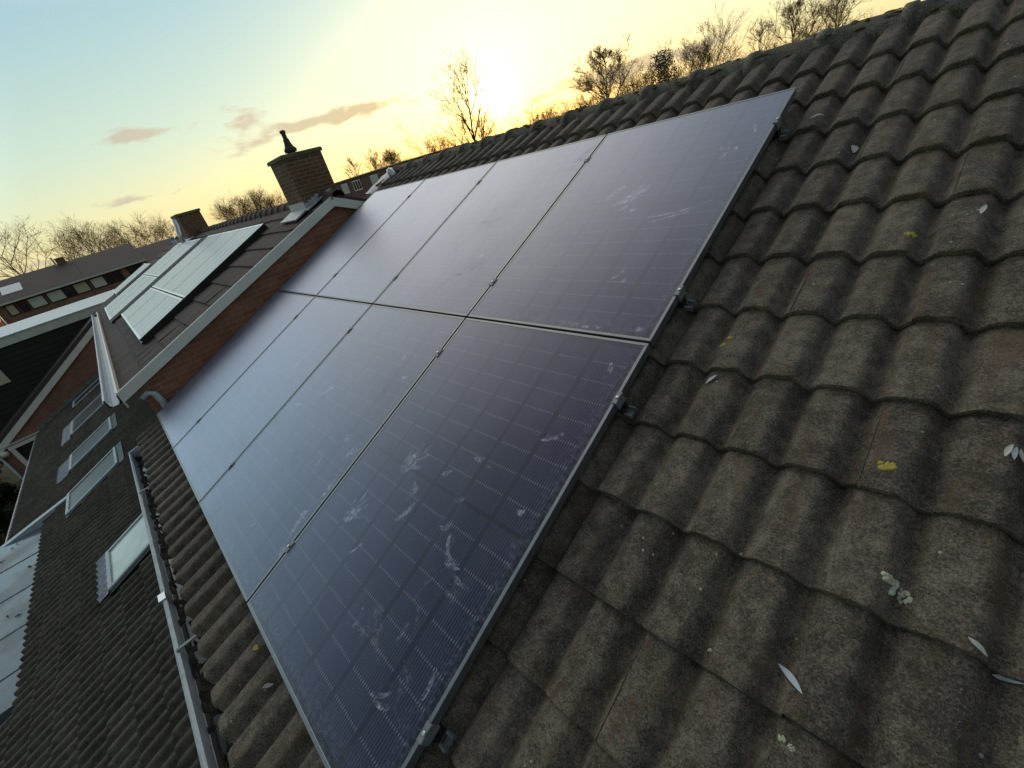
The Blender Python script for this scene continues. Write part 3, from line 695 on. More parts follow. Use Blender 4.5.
# rails, hooks and clamps
RAILV = (.275, 1.460, 2.010, 3.180)
for i, v in enumerate(RAILV):
    nm = ('lowest', 'second lowest', 'second highest', 'highest')[i]
    mb = MB(); x1 = 4.606
    mb.box(-.03, x1, v - .019, v - .004, -.078, -.0365, RW); mb.box(-.03, x1, v + .004, v + .019, -.078, -.0365, RW); mb.box(-.03, x1, v - .004, v + .004, -.078, -.060, RW)
    tag(mb.build('mounting_rail', BLACK), '%s dark mounting rail, its end sticking out right of the panels' % nm, 'rail', 'mounting rails under the array')
    e = thing('roof_hook', 'metal roof hook on the tiles at the right end of the %s rail' % nm, 'roof hook', RW(4.70, v, VBASE), 'roof hooks beside the array')
    mb = MB()
    mb.box(4.612, 4.640, v - .022, v - .015, -.092, -.070, RW); mb.box(4.612, 4.640, v + .015, v + .022, -.092, -.070, RW); mb.box(4.612, 4.636, v - .015, v + .015, -.094, -.088, RW)
    mb.build('hook_arm', ZINC_IN, e)
    mb = MB(); mb.box(4.56, 4.634, v - .012, v + .012, -.104, -.0945, RW); mb.build('hook_plate', ZINC_IN, e)
def clamp(u, v, side, label):
    e = thing('panel_clamp', label, 'clamp', RW(u, v, 0), 'clamps holding the solar panels', (PITCH, 0, 0))
    mb = MB()
    if side == 0: mb.bbox(-.015, .015, -.027, .027, .0016, .0065, .0015); mb.box(-.005, .005, -.03, .03, -.036, .0016)
    else:
        a, b = sorted((-.009 * side, .013 * side)); mb.bbox(a, b, -.027, .027, .0016, .0065, .0015)
        a, b = sorted((.0045 * side, .013 * side)); mb.box(a, b, -.027, .027, -.036, .0016)
    mb.build('clamp_plate', ZINC_IN if side == 1 or (side == 0 and u > 3.3) else STEEL, e, world=False)
    mb = MB(); mb.lathe((0 if side == 0 else .006 * side, 0, .0065), [(.006, 0), (.007, .005), (.005, .0065)], 6); mb.build('bolt', ALU, e, world=False)
vn = ('near the bottom edge', 'just below the middle joint', 'just above the middle joint', 'near the top edge')
un = ('between the first and second columns of panels', 'between the second and third columns of panels', 'between the third and fourth columns of panels')
for i, v in enumerate(RAILV):
    clamp(0, v, -1, 'end clamp on the left rim of the array, %s' % vn[i]); bpy.context.view_layer.update()
    for k in range(3): clamp((k + 1) * (PW + GAP) - GAP / 2, v, 0, 'clamp %s, %s' % (un[k], vn[i]))
    clamp(4 * PW + 3 * GAP, v, 1, 'silver end clamp on the right rim of the array, %s' % vn[i])

# ------------------------------------------------------------------ the lower roof with skylights
ext = thing('tiled_extension', 'long lower extension roof of dark tiles with a row of skylights, beyond the near gutter', 'extension', (-5.0, -1.8, GZ))
def LW(u, s_, w):          # lower roof: s measured up the slope from Y=-.5
    return (u, -.5 + s_ * CP - w * SP, -1.60 + s_ * SP + w * CP)
LV0 = -3.34; LB = -.045
LU0 = -15.03
WV = 0.152
lo_roof = None
def sky_skip(c, r):
    return False
ncl = int(20.2 / (2 * WV))
eave_row = lambda u: 0 if (u < -6.2 or u > -1.15) else 3
def lskip(c, r):
    u = LU0 + (c + .5) * 2 * WV
    return r < eave_row(u)
x0, y0, z0 = LW(LU0, LV0, LB)
lo_roof = tiles(ext, 'roof', TILE_LOW, x0, y0, z0, ncl, (0, 13), G, WV, 0.052, 0.030, 8, 33, skip=lskip, skew=.55, wander=.004, jit=1.2)
mb = MB(); mb.box(LU0 + .02, -6.25, LV0 + .1, .62, LB - .06, LB - .014, LW); mb.box(-6.25, -1.17, LV0 + 3 * G + .1, .62, LB - .06, LB - .014, LW); mb.box(-1.17, 4.9, LV0 + .1, .62, LB - .06, LB - .014, LW)
mb.build('roof_boarding', DARK, ext)
mb = MB(); mb.prism([(-3.45, GZ), (0.0, GZ), (0.0, -1.65), (-3.45, -2.96)], 'x', LU0 + .01, 4.8); mb.build('wall', BRICK_F, ext)
# gutter at the far part's eave
yE, zE = LW(0, LV0, LB)[1:]
mb = MB(); mb.strip([(yE + .04, zE - .02), (yE + .02, zE - .11), (yE - .09, zE - .11), (yE - .11, zE - .01), (yE - .125, zE - .005), (yE - .12, zE - .125), (yE + .05, zE - .125)], 'x', LU0, -6.2, closed=True); mb.build('gutter', ZINC, ext)
# flat roof with its kerb
mb = MB(); zf = -2.56
mb.box(-6.06, -1.2, -6.2, -2.62, zf - .25, zf); fl = mb.build('flat_roof', FLAT, ext)
for sx in (-4.95, -3.87, -2.80, -1.84):
    mb = MB(); mb.box(sx - .012, sx + .012, -6.18, -2.72, zf + .001, zf + .010); mb.build('roof_seam', FLAT, fl)
mb = MB(); mb.box(-6.05, -1.21, -6.1, -3.4, GZ, zf - .25); mb.build('flat_roof_wall', BRICK_F, ext)
mb = MB()
for (ya, yb) in ((-2.05, -6.2),):
    za, zb = -2.24, -2.24 - .235 * 4.15
    vs_ = [(-6.13, ya, za), (-5.99, ya, za), (-5.99, yb, zb), (-6.13, yb, zb), (-6.13, ya, za - .3), (-5.99, ya, za - .3), (-5.99, yb, zb - .3), (-6.13, yb, zb - .3)]
    mb.add(vs_, [(0, 1, 2, 3), (4, 7, 6, 5), (0, 4, 5, 1), (1, 5, 6, 2), (2, 6, 7, 3), (3, 7, 4, 0)])
mb.build('kerb', ZINC, ext)
mb = MB()
mb.box(-1.19, -1.10, -6.2, -3.45, zf - .2, zf + .05); mb.build('edge_trim', ZINC, ext)
rg = random.Random(9)
for i in range(16):
    x, y = rg.uniform(-5.8, -1.3), rg.uniform(-3.6, -2.75)
    a = rg.uniform(0, 3); mb = MB(); L = rg.uniform(.03, .06)
    vs_ = [(x + L * math.cos(a), y + L * math.sin(a), zf + .012), (x - .3 * L * math.sin(a), y + .3 * L * math.cos(a), zf + .02), (x - L * math.cos(a), y - L * math.sin(a), zf + .011), (x + .3 * L * math.sin(a), y - .3 * L * math.cos(a), zf + .016)]
    vs_ += [(p[0], p[1], p[2] - .004) for p in vs_]
    mb.add(vs_, [(0, 1, 2, 3), (7, 6, 5, 4), (0, 4, 5, 1), (1, 5, 6, 2), (2, 6, 7, 3), (3, 7, 4, 0)])
    tag(mb.build('fallen_leaf', SOIL), 'small dark fallen leaf lying on the wet grey flat roof', 'leaf', 'dark leaves on the wet flat roof')

def skylight(xa, xb, sa, sb, glass, label, apron=0.0, hang=False):
    fr = .055; h = .062; mb = MB()
    mb.bbox(xa, xb, sa, sa + fr, -.03, h, .006, LW); mb.bbox(xa, xb, sb - fr, sb, -.03, h, .006, LW)
    mb.bbox(xa, xa + fr, sa + fr + .001, sb - fr - .001, -.03, h - .003, .006, LW); mb.bbox(xb - fr, xb, sa + fr + .001, sb - fr - .001, -.03, h - .003, .006, LW)
    w_ = mb.build('skylight', ZINC, ext); w_['label'] = label
    mb = MB(); mb.box(xa + fr, xb - fr, sa + fr, sb - fr, .03, h - .022, LW); mb.build('pane', glass, w_)
    mb = MB(); mb.box(xa - .07, xa - .004, sa - .02, sb + .05, .0, .032, LW); mb.box(xb + .004, xb + .07, sa - .02, sb + .05, .0, .032, LW); mb.box(xa - .07, xb + .07, sb + .004, sb + .12, .0, .034, LW)
    mb.build('flashing', BLACK, w_)
    if apron:
        mb = MB(); n = int((xb - xa + .1) / (WV / 4)); vs_ = []; fs_ = []
        for k in range(n + 1):
            u = xa - .05 + k * WV / 4; hh = LB + .052 * (0.5 + 0.5 * math.cos(2 * math.pi * ((u - LU0) / WV - .5))) ** 0.85 + .040
            vs_ += [LW(u, sa - .004, .05), LW(u, sa - .06, max(hh, .0)), LW(u, sa - apron + (.02 if k % 4 < 2 else -.015), hh)]
        for k in range(n):
            for j in range(2): fs_.append((k * 3 + j, k * 3 + j + 1, k * 3 + 4 + j, k * 3 + 3 + j))
        mb.add(vs_, fs_).build('apron', LEAD, w_)
skylight(-2.13, -1.15, -1.12, -.10, GLASS_BLIND, 'skylight with a pale closed blind next to the near gutter', .20)
skylight(-6.03, -5.03, -1.87, -.73, GLASS_PURPLE, 'dark screened skylight with a pale rim beside the kerb')
skylight(-8.48, -7.42, -1.87, -.73, GLASS_PURPLE, 'dark screened skylight with a grey lead apron', .34)
skylight(-11.75, -10.35, -1.92, -.83, GLASS_SKY, 'grey sky-reflecting skylight', .30)
skylight(-14.35, -13.5, -1.92, -.83, GLASS, 'farthest skylight, dark and narrow by the wing wall')

# ------------------------------------------------------------------ the stepped neighbour
nb = thing('neighbouring_house', 'neighbouring brown-roofed house with white bargeboards on its brick gable and a brick chimney', 'house', (-6.0, 2.7, GZ))
def HW(u, s_, w):
    return (u, -.15 + s_ * CP - w * SP, .30 + s_ * SP + w * CP)
RID = 3.12
NU0 = -12.72
nroof = tiles(nb, 'roof', TILE_BROWN, *HW(NU0, -.06, -.085), 42, (0, 10), .318, .1490, .010, .022, 3, 44, jit=1.3)
mb = MB(); mb.box(NU0, -.21, .12, RID, -.16, -.10, HW); mb.build('roof_boarding', DARK, nb)
yR2, zR2 = HW(0, RID, -.085)[1:]
mb = MB(); L = 4.2
mb.add([(NU0, yR2, zR2), (-.12, yR2, zR2), (-.12, yR2 + L, zR2 - L * math.tan(PITCH)), (NU0, yR2 + L, zR2 - L * math.tan(PITCH)),
        (NU0, yR2, zR2 - .05), (-.12, yR2, zR2 - .05), (-.12, yR2 + L, zR2 - L * math.tan(PITCH) - .05), (NU0, yR2 + L, zR2 - L * math.tan(PITCH) - .05)], [(0, 1, 2, 3), (7, 6, 5, 4), (0, 4, 5, 1), (2, 6, 7, 3), (1, 5, 6, 2), (0, 3, 7, 4)])
mb.build('rear_roof', TILE_BROWN, nb)
ridge_tiles(nroof, [-12.7 + .31 * i for i in range(37)] + [-1.10], yR2, zR2 - .02, .085, TILE_BROWN, 17)
ridge_tiles(nroof, [-.46, -.12], yR2, zR2 - .02, .085, TILE_BROWN, 18)
# walls: the gable we see, and the front
gp = [(0.0, GZ), (yR2 + 4.0, GZ), (yR2 + 4.0, zR2 - 4.0 * math.tan(PITCH) - .13), (yR2, zR2 - .055), (0.0, .275)]
mb = MB(); mb.prism(gp, 'x', -.47, -.201); mb.build('gable_wall', BRICK_W, nb)
mb = MB(); mb.prism(gp, 'x', NU0 + .05, -.47); mb.build('front_wall', BRICK_F, nb)
# bargeboards
mb = MB()
def board(mb, pts, h, x0, x1):
    (ya, za), (yb, zb) = pts
    mb.prism([(ya, za - h), (yb, zb - h), (yb, zb), (ya, za)], 'x', x0, x1)
ya, za, yb2, zb2 = -.155, .32, 2.69, 1.390
board(mb, ((ya, za), (yb2, zb2)), .108, -.135, -.105)
bb = mb.build('bargeboard', WHITE, nb)
mb = MB(); board(mb, ((yb2 + .001, zb2), (yb2 + .8, zb2 - .8 * .42)), .108, -.135, -.105); mb.build('bargeboard', WHITE, nb)
mb = MB(); mb.prism([(ya + .03, za - .075), (yb2, zb2 - .075), (yb2, zb2 - .035), (ya + .03, za - .035)], 'x', -.30, -.137); mb.build('verge_trim', TILE_BROWN, nb)
# gutter and fascia
mb = MB(); mb.strip([(-.175, .285), (-.18, .22), (-.20, .20), (-.25, .20), (-.268, .22), (-.272, .285), (-.284, .29), (-.28, .19), (-.172, .19), (-.168, .285)], 'x', -10.4, -.20, closed=True); mb.build('gutter', ZINC, nb)
mb = MB(); mb.box(-10.4, -.2, -.164, -.150, .13, .290); mb.build('fascia', WHITE, nb)
mb = MB(); mb.box(-10.4, -.2, -.166, -.1485, .292, .308); mb.build('eave_strip', WHITE, nb)
# downpipe at the gable's foot
mb = MB(); mb.tube([(-.17, -.02, .16), (-.16, .04, .19), (-.155, .085, .16), (-.15, .10, .06), (-.15, .09, -.06), (-.15, .07, -.3)], .032, 10); mb.build('downpipe', ZINC, nb, True)
# chimney
mb = MB(); mb.box(-1.02, -.50, 2.50, 2.98, 1.1, 1.90); ch = mb.build('chimney', BRICK_C, nb)
mb = MB(); mb.bbox(-1.045, -.478, 2.475, 3.005, 1.9015, 1.945, .012); mb.build('capstone', CONCRETE, ch)
mb = MB(); mb.lathe((-.76, 2.73, 1.946), [(.05, 0), (.05, .025), (.075, .03), (.078, .06), (.055, .085), (.040, .13), (.036, .17), (.028, .175), (.026, .235), (.036, .24), (.034, .262), (.015, .27)], 14); mb.build('cowl', CLAY, ch, True)
mb = MB(); mb.box(-1.06, -.46, 2.42 / CP + .02, 2.72 / CP, -.045, -.028, HW); mb.box(-1.03, -.495, 2.492, 2.4985, 1.33, 1.42)
for k in range(4):
    mb.box(-.4985, -.490, 2.50 + .055 * k, 2.552 + .055 * k, 1.26, 1.40 + .022 * k)
mb.box(-.49, -.36, 2.6 / CP + .0, 2.98 / CP, -.04, -.026, HW)
mb.build('flashing', LEAD, ch)
# second, farther chimney with a bright flue pipe
mb = MB(); mb.box(-9.45, -8.72, 2.45, 2.98, 1.1, 1.86); ch2 = mb.build('chimney', BRICK_C, nb); ch2['label'] = 'short far chimney behind the small solar panels'
mb = MB(); mb.bbox(-9.48, -8.69, 2.42, 3.01, 1.8615, 1.92, .012); mb.build('capstone', CONCRETE, ch2)
mb = MB(); mb.tube([(-8.58, 2.25, 1.2), (-8.58, 2.27, 1.50), (-8.66, 2.33, 1.66), (-8.70, 2.36, 1.82)], .055, 10); mb.build('flue_pipe', ALU, ch2, True)
mb = MB(); mb.box(-9.6, -8.5, 2.30 / CP, 2.66 / CP, -.04, -.02, HW); mb.build('flashing', LEAD, ch2)
mb = MB(); mb.tube([(-10.3, 2.3, 1.1), (-10.3, 2.3, 1.42)], .05, 10); mb.tube([(-10.3, 2.3, 1.42), (-10.3, 2.3, 1.47)], .075, 10); mb.build('vent_pipe', ZINC, nb, True)
# lead saddle where our roof meets the neighbour's back slope
e = thing('lead_flashing', 'bent grey lead flashing at the ridge end, left of the upper panels', 'flashing', RW(-.5, 3.9, -.08))
mb = MB(); vs_ = []; fs_ = []
for k in range(12):
    v = 3.62 + .052 * k
    for j, (uu, w) in enumerate(((-.66, -.20), (-.645, -.085), (-.60, -.066), (-.50, -.074), (-.44, -.095))): vs_.append(RW(uu + .008 * math.sin(v * 40 + j), v, w + .005 * math.sin(v * 31 + 2 * j)))
for k in range(11):
    for j in range(4): fs_.append((k * 5 + j, k * 5 + j + 1, k * 5 + 6 + j, k * 5 + 5 + j))
mb.add(vs_, fs_).build('lead_sheet', LEAD, e, True)
mb = MB(); lump(mb, (-.38, 4.02, -.09), .07, .05, .09, n=10, rg=random.Random(5), T=RW); mb.build('folded_corner', ALU, e, True)

# smaller solar panels on the neighbour's roof
far_me = {}
def small_panel(xa, xb, sa, sb, label):
    w, h = xb - xa, sb - sa; key = (round(w, 2), round(h, 2))
    e = thing('solar_panel', label, 'solar panel', HW(xa, sa, 0.0), "solar panels on the neighbour's roof", (PITCH, 0, 0))
    if key not in far_me:
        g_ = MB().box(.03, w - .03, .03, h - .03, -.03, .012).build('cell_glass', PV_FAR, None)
        mb = MB(); mb.bbox(0, w, 0, .03, -.03, .016, .003); mb.bbox(0, w, h - .03, h, -.03, .016, .003); mb.bbox(0, .03, .0301, h - .0301, -.03, .015, .003); mb.bbox(w - .03, w, .0301, h - .0301, -.03, .015, .003)
        f_ = mb.build('frame', ALU, None); far_me[key] = (g_.data, f_.data); g_.parent = f_.parent = e
    else:
        for nm, me in zip(('cell_glass', 'frame'), far_me[key]):
            q = bpy.data.objects.new(nm, me); col.objects.link(q); q.parent = e
yv = lambda y: (y + .15) / CP
cn_ = ('left', 'middle', 'right')
for k in range(3):
    xa = -5.58 + k * 1.302
    small_panel(xa, xa + 1.285, yv(.94), yv(2.29), 'pale panel, %s of the upper three in the near block on the neighbour\'s roof' % cn_[k])
    small_panel(xa, xa + 1.285, yv(.26), yv(.92), 'short panel, %s of the lower three in the near block on the neighbour\'s roof' % cn_[k])
for k in range(3):
    xa = -9.56 + k * 1.11
    small_panel(xa, xa + 1.095, yv(1.18), yv(2.26), 'pale panel, %s of the upper three in the middle block on the neighbour\'s roof' % cn_[k])
    small_panel(xa, xa + 1.095, yv(.05), yv(1.16), 'pale panel, %s of the lower three in the middle block on the neighbour\'s roof' % cn_[k])
for k in range(2):
    xa = -12.45 + k * .92
    small_panel(xa, xa + .905, yv(.44), yv(1.54), '%s one of the two farthest small pale panels at the roof\'s far end' % ('left', 'right')[k])
for k, (xa, xb, s0, s1, nm) in enumerate(((-1.66, -1.60, .26, 2.29, 'near'),)):  # black skirt added over the lit frame sides so they read dark
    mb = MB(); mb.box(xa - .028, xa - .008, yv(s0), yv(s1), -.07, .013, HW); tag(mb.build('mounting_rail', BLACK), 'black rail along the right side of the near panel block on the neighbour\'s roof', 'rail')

for (xa, xb, s0, s1, nm) in ((-5.62, -1.72, .24, 2.27, 'near'), (-9.6, -6.26, .03, 2.25, 'middle'), (-12.5, -10.64, .42, 1.53, 'far')):  # black boxes added for the deep shadow under and between the panels
    mb = MB(); mb.box(xa, xb, yv(s0), yv(s1), -.075, -.032, HW); tag(mb.build('panel_shade_box', BLACK), 'black tray under the %s block of small panels on the neighbour\'s roof' % nm, 'shade box', 'black shade boxes under the small panels')

# ------------------------------------------------------------------ the wing that juts out farther along
wing = thing('gabled_wing', 'brick gabled wing with steep white bargeboard and white-banded dark dormer, far left', 'house wing', (-18, -2.5, GZ))
T31 = math.tan(R(31.0))
zl = lambda y: -.56 + (y + .59) * T31          # underside of the bargeboard
mb = MB(); mb.prism([(-4.70, GZ), (-.12, GZ), (-.12, zl(-.12)), (-4.70, zl(-4.70))], 'x', -15.35, -15.02); wwall = mb.build('gable_wall', BRICK_H, wing)
mb = MB(); mb.prism([(-4.70, GZ), (-.12, GZ), (-.12, zl(-.12) - .02), (-4.70, zl(-4.70) - .02)], 'x', -21.8, -15.36); mb.build('front_wall', BRICK_F, wing)
mb = MB(); mb.prism([(-4.86, zl(-4.86)), (-.12, zl(-.12)), (-.12, zl(-.12) + .20), (-4.86, zl(-4.86) + .20)], 'x', -14.99, -14.93); mb.build('bargeboard', WHITE, wing)
mb = MB(); mb.prism([(-4.95, zl(-4.95) + .203), (-.12, zl(-.12) + .203), (-.12, zl(-.12) + .33), (-4.95, zl(-4.95) + .33)], 'x', -22.0, -14.96); mb.build('roof', TILE_FAR, wing)
mb = MB(); mb.box(-22.0, -16.42, -5.6, .55, -2.6, -.20); dm = mb.build('dormer', CHEEK, wing)
mb = MB()
for k in range(13): mb.box(-16.419, -16.402, -5.58, .53, -2.5 + .175 * k, -2.5 + .175 * k + .012)
mb.build('boarding_laps', CHEEK, dm)
mb = MB(); mb.box(-22.1, -16.34, -5.75, .65, -.19, .075); mb.build('fascia', WHITE_OLD, dm)
mb = MB(); mb.box(-22.14, -16.31, -5.8, .70, .077, .115); mb.build('roof_edge', ZINC, dm)
mb = MB(); mb.box(-16.418, -16.375, -4.2, -3.42, -1.26, -.74); mb.build('blind_window', CREAM, dm)
# stepped lead where the low roof meets the wall
mb = MB()
for k in range(14):
    s_ = -3.3 + .27 * k; y_, z_ = LW(0, s_, 0)[1:]
    mb.box(-15.018, -15.0, y_, y_ + .262, z_ - .02, z_ + .17)
mb.build('stepped_flashing', ZINC_IN, wing)
# window in the gable: white frame, dark glass
mb = MB(); X0, X1 = -15.018, -14.95; y0_, y1_, zt, zb_ = -4.42, -3.2, -2.88, -4.1
mb.box(X0, X1, y0_, y1_, zt - .12, zt); mb.box(X0, X1, y0_, y1_, zb_, zb_ + .12); mb.box(X0, X1 - .002, y0_, y0_ + .12, zb_ + .121, zt - .121); mb.box(X0, X1 - .002, y1_ - .12, y1_, zb_ + .121, zt - .121)
wf = mb.build('window', WHITE, wing)
mb = MB(); mb.box(X0, X0 + .03, y0_ + .12, y1_ - .12, zb_ + .12, zt - .12); mb.build('pane', GLASS, wf)
mb = MB(); mb.box(X0, X1 + .03, y0_ - .25, y1_ + .2, zt + .03, zt + .075); mb.build('lintel', WHITE_OLD, wf)
mb = MB(); mb.tube([(-14.97, -4.70, -2.95), (-14.97, -4.70, GZ)], .035, 8); mb.build('downpipe', ZINC, wing, True)
lamp = thing('wall_lamp', 'round pale green globe lamp on the wing wall beside the white window frame', 'lamp', (-14.9, -4.54, -3.02))
mb = MB(); mb.box(-15.018, -14.94, -4.58, -4.50, -3.14, -2.96); mb.build('bracket', ZINC, lamp)
mb = MB(); mb.lathe((-14.86, -4.54, -3.11), [(.03, 0), (.08, .03), (.10, .09), (.085, .15), (.03, .185)], 14); mb.build('globe', GLOBE, lamp, True)

# ------------------------------------------------------------------ the far row across the gardens
def window_unit(parent, x, ya, yb, z0, z1, mat, face=1):
    mb = MB(); f_ = .07
    mb.box(x, x + .06, ya, yb, z0, z0 + f_); mb.box(x, x + .06, ya, yb, z1 - f_, z1); mb.box(x, x + .058, ya, ya + f_, z0 + f_, z1 - f_); mb.box(x, x + .058, yb - f_, yb, z0 + f_, z1 - f_)
    w_ = mb.build('window', DARK, parent); mb = MB(); mb.box(x, x + .03, ya + f_, yb - f_, z0 + f_, z1 - f_); mb.build('pane', mat, w_)
FX = -45.0
def far_house(ya, yb, label, wins, chim=None, dz=0.0):
    e = thing('row_house', label, 'house', (FX - 4, (ya + yb) / 2, GZ), 'row of far brick houses')
    mb = MB(); mb.prism([(FX - 8, GZ), (FX, GZ), (FX, .42 + dz), (FX - 4, 1.85 + dz), (FX - 8, .42 + dz)], 'y', ya, yb - .02); mb.build('wall', BRICK_H, e)
    mb = MB(); mb.prism([(FX + .35, .42 + dz), (FX - 4, 1.92 + dz), (FX - 8.3, .42 + dz), (FX - 8.3, .52 + dz), (FX - 4, 2.03 + dz), (FX + .35, .52 + dz)], 'y', ya, yb - .01); rf = mb.build('roof', TILE_FAR, e)
    mb = MB(); mb.box(FX + .30, FX + .40, ya, yb - .01, .36 + dz, .50 + dz); mb.build('gutter', WHITE_OLD, e)
    for (a, b, m) in wins: window_unit(e, FX + .002, a, b, -.55 + dz, .30 + dz, m)
    for (a, b, m) in wins[::2]: window_unit(e, FX + .002, a, b, -3.2, -2.0, GLASS)
    if chim:
        mb = MB(); mb.box(FX - 4.3, FX - 3.7, chim, chim + .62, 1.7, 2.45); c_ = mb.build('chimney', BRICK_C, rf)
        mb = MB(); mb.tube([(FX - 3.6, chim - .1, 1.8), (FX - 3.55, chim - .12, 2.6)], .07, 8); mb.build('flue_pipe', CREAM, rf)
        mb = MB(); mb.tube([(FX - 3.5, chim + .9, 1.6), (FX - 3.5, chim + .9, 2.2)], .07, 8); mb.build('flue_pipe', CREAM, rf)
    return e, rf
far_house(-16.0, -9.9, 'row house at the left end of the far brick row', [(-15, -14, CREAM), (-13.2, -12.2, BLIND)])
e1, r1 = far_house(-9.9, -4.9, 'far row house with a cream window and grey panels on its roof', [(-9.0, -8.0, BLIND), (-7.7, -6.5, CREAM), (-5.55, -4.95, CREAM)])
far_house(-4.9, -.3, 'far row house with a small chimney and two white windows', [(-4.82, -4.32, GLASS), (-4.25, -3.2, BLIND), (-3.08, -1.99, BLIND), (-1.95, -1.4, GLASS), (-1.36, -.36, CREAM)], chim=-1.3)
far_house(-.3, 4.1, 'far row house with dark windows where the roof steps down', [(-.2, .8, BLIND), (.86, 1.4, GLASS), (1.46, 2.0, GLASS), (2.5, 3.6, GLASS)])
far_house(4.1, 11.0, 'lower far row house continuing behind the panels on the neighbour\'s roof', [(4.6, 5.6, BLIND), (5.8, 6.4, GLASS), (6.8, 7.9, CREAM)], dz=-.55)
pe = thing('solar_panel', 'tiny grey solar panel pair far off on the row house roof at the left edge', 'solar panel', (FX - 1.6, -4.9, 1.2))
mb = MB()
for k in range(2):
    a, b = -6.6 + 1.35 * k, -5.35 + 1.35 * k
    mb.add([(FX - .9, a, 1.0), (FX - .9, b, 1.0), (FX - 2.4, b, 1.53), (FX - 2.4, a, 1.53), (FX - .9, a, .95), (FX - .9, b, .95), (FX - 2.4, b, 1.48), (FX - 2.4, a, 1.48)], [(0, 1, 2, 3), (7, 6, 5, 4), (0, 4, 5, 1), (1, 5, 6, 2), (2, 6, 7, 3), (3, 7, 4, 0)])
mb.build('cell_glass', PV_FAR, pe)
# orange awning lit by the evening sun at the left edge
aw = thing('garden_awning', 'sunlit orange awning at the left edge in front of the far row', 'awning', (-28, -6, GZ))
mb = MB(); mb.prism([(-29.5, .62), (-27.4, .12), (-27.4, -.35), (-27.44, -.35), (-27.44, .06), (-29.5, .56)], 'y', -9.5, -4.0); mb.build('canvas', ORANGE, aw)
mb = MB()
for y in (-9.3, -4.15): mb.tube([(-27.6, y, .05), (-27.6, y, GZ)], .04, 8); mb.tube([(-29.4, y, .55), (-29.4, y, GZ)], .04, 8)
mb.build('posts', ZINC, aw)
# flat-topped house behind the chimney
bh = thing('distant_house', 'distant brown brick house with two white windows, right of the chimney', 'house', (-42, 29, GZ))
mb = MB(); mb.box(-52, -33.5, 25, 33, GZ, 1.98); mb.build('wall', BRICK_F, bh)
mb = MB(); mb.box(-52.2, -33.3, 24.8, 33.2, 1.985, 2.08); mb.build('roof', CREAM, bh)
for i, (a, b) in enumerate(((-47.2, -45.6), (-44.3, -42.4), (-40.0, -38.4), (-50.6, -49.2))):
    mb = MB(); z0_, z1_ = .68, 1.70; nn = 2 if i != 1 else 3
    mb.box(a, b, 24.93, 24.998, z0_, z0_ + .09); mb.box(a, b, 24.93, 24.998, z1_ - .09, z1_)
    for k in range(nn + 1):
        x = a + (b - a - .1) * k / nn; mb.box(x, x + .1, 24.932, 24.998, z0_ + .091, z1_ - .091)
    w_ = mb.build('window', WHITE, bh); mb = MB(); mb.box(a, b, 24.96, 24.999, z0_ + .05, z1_ - .05); mb.build('pane', GLASS if i % 2 else BLIND, w_)

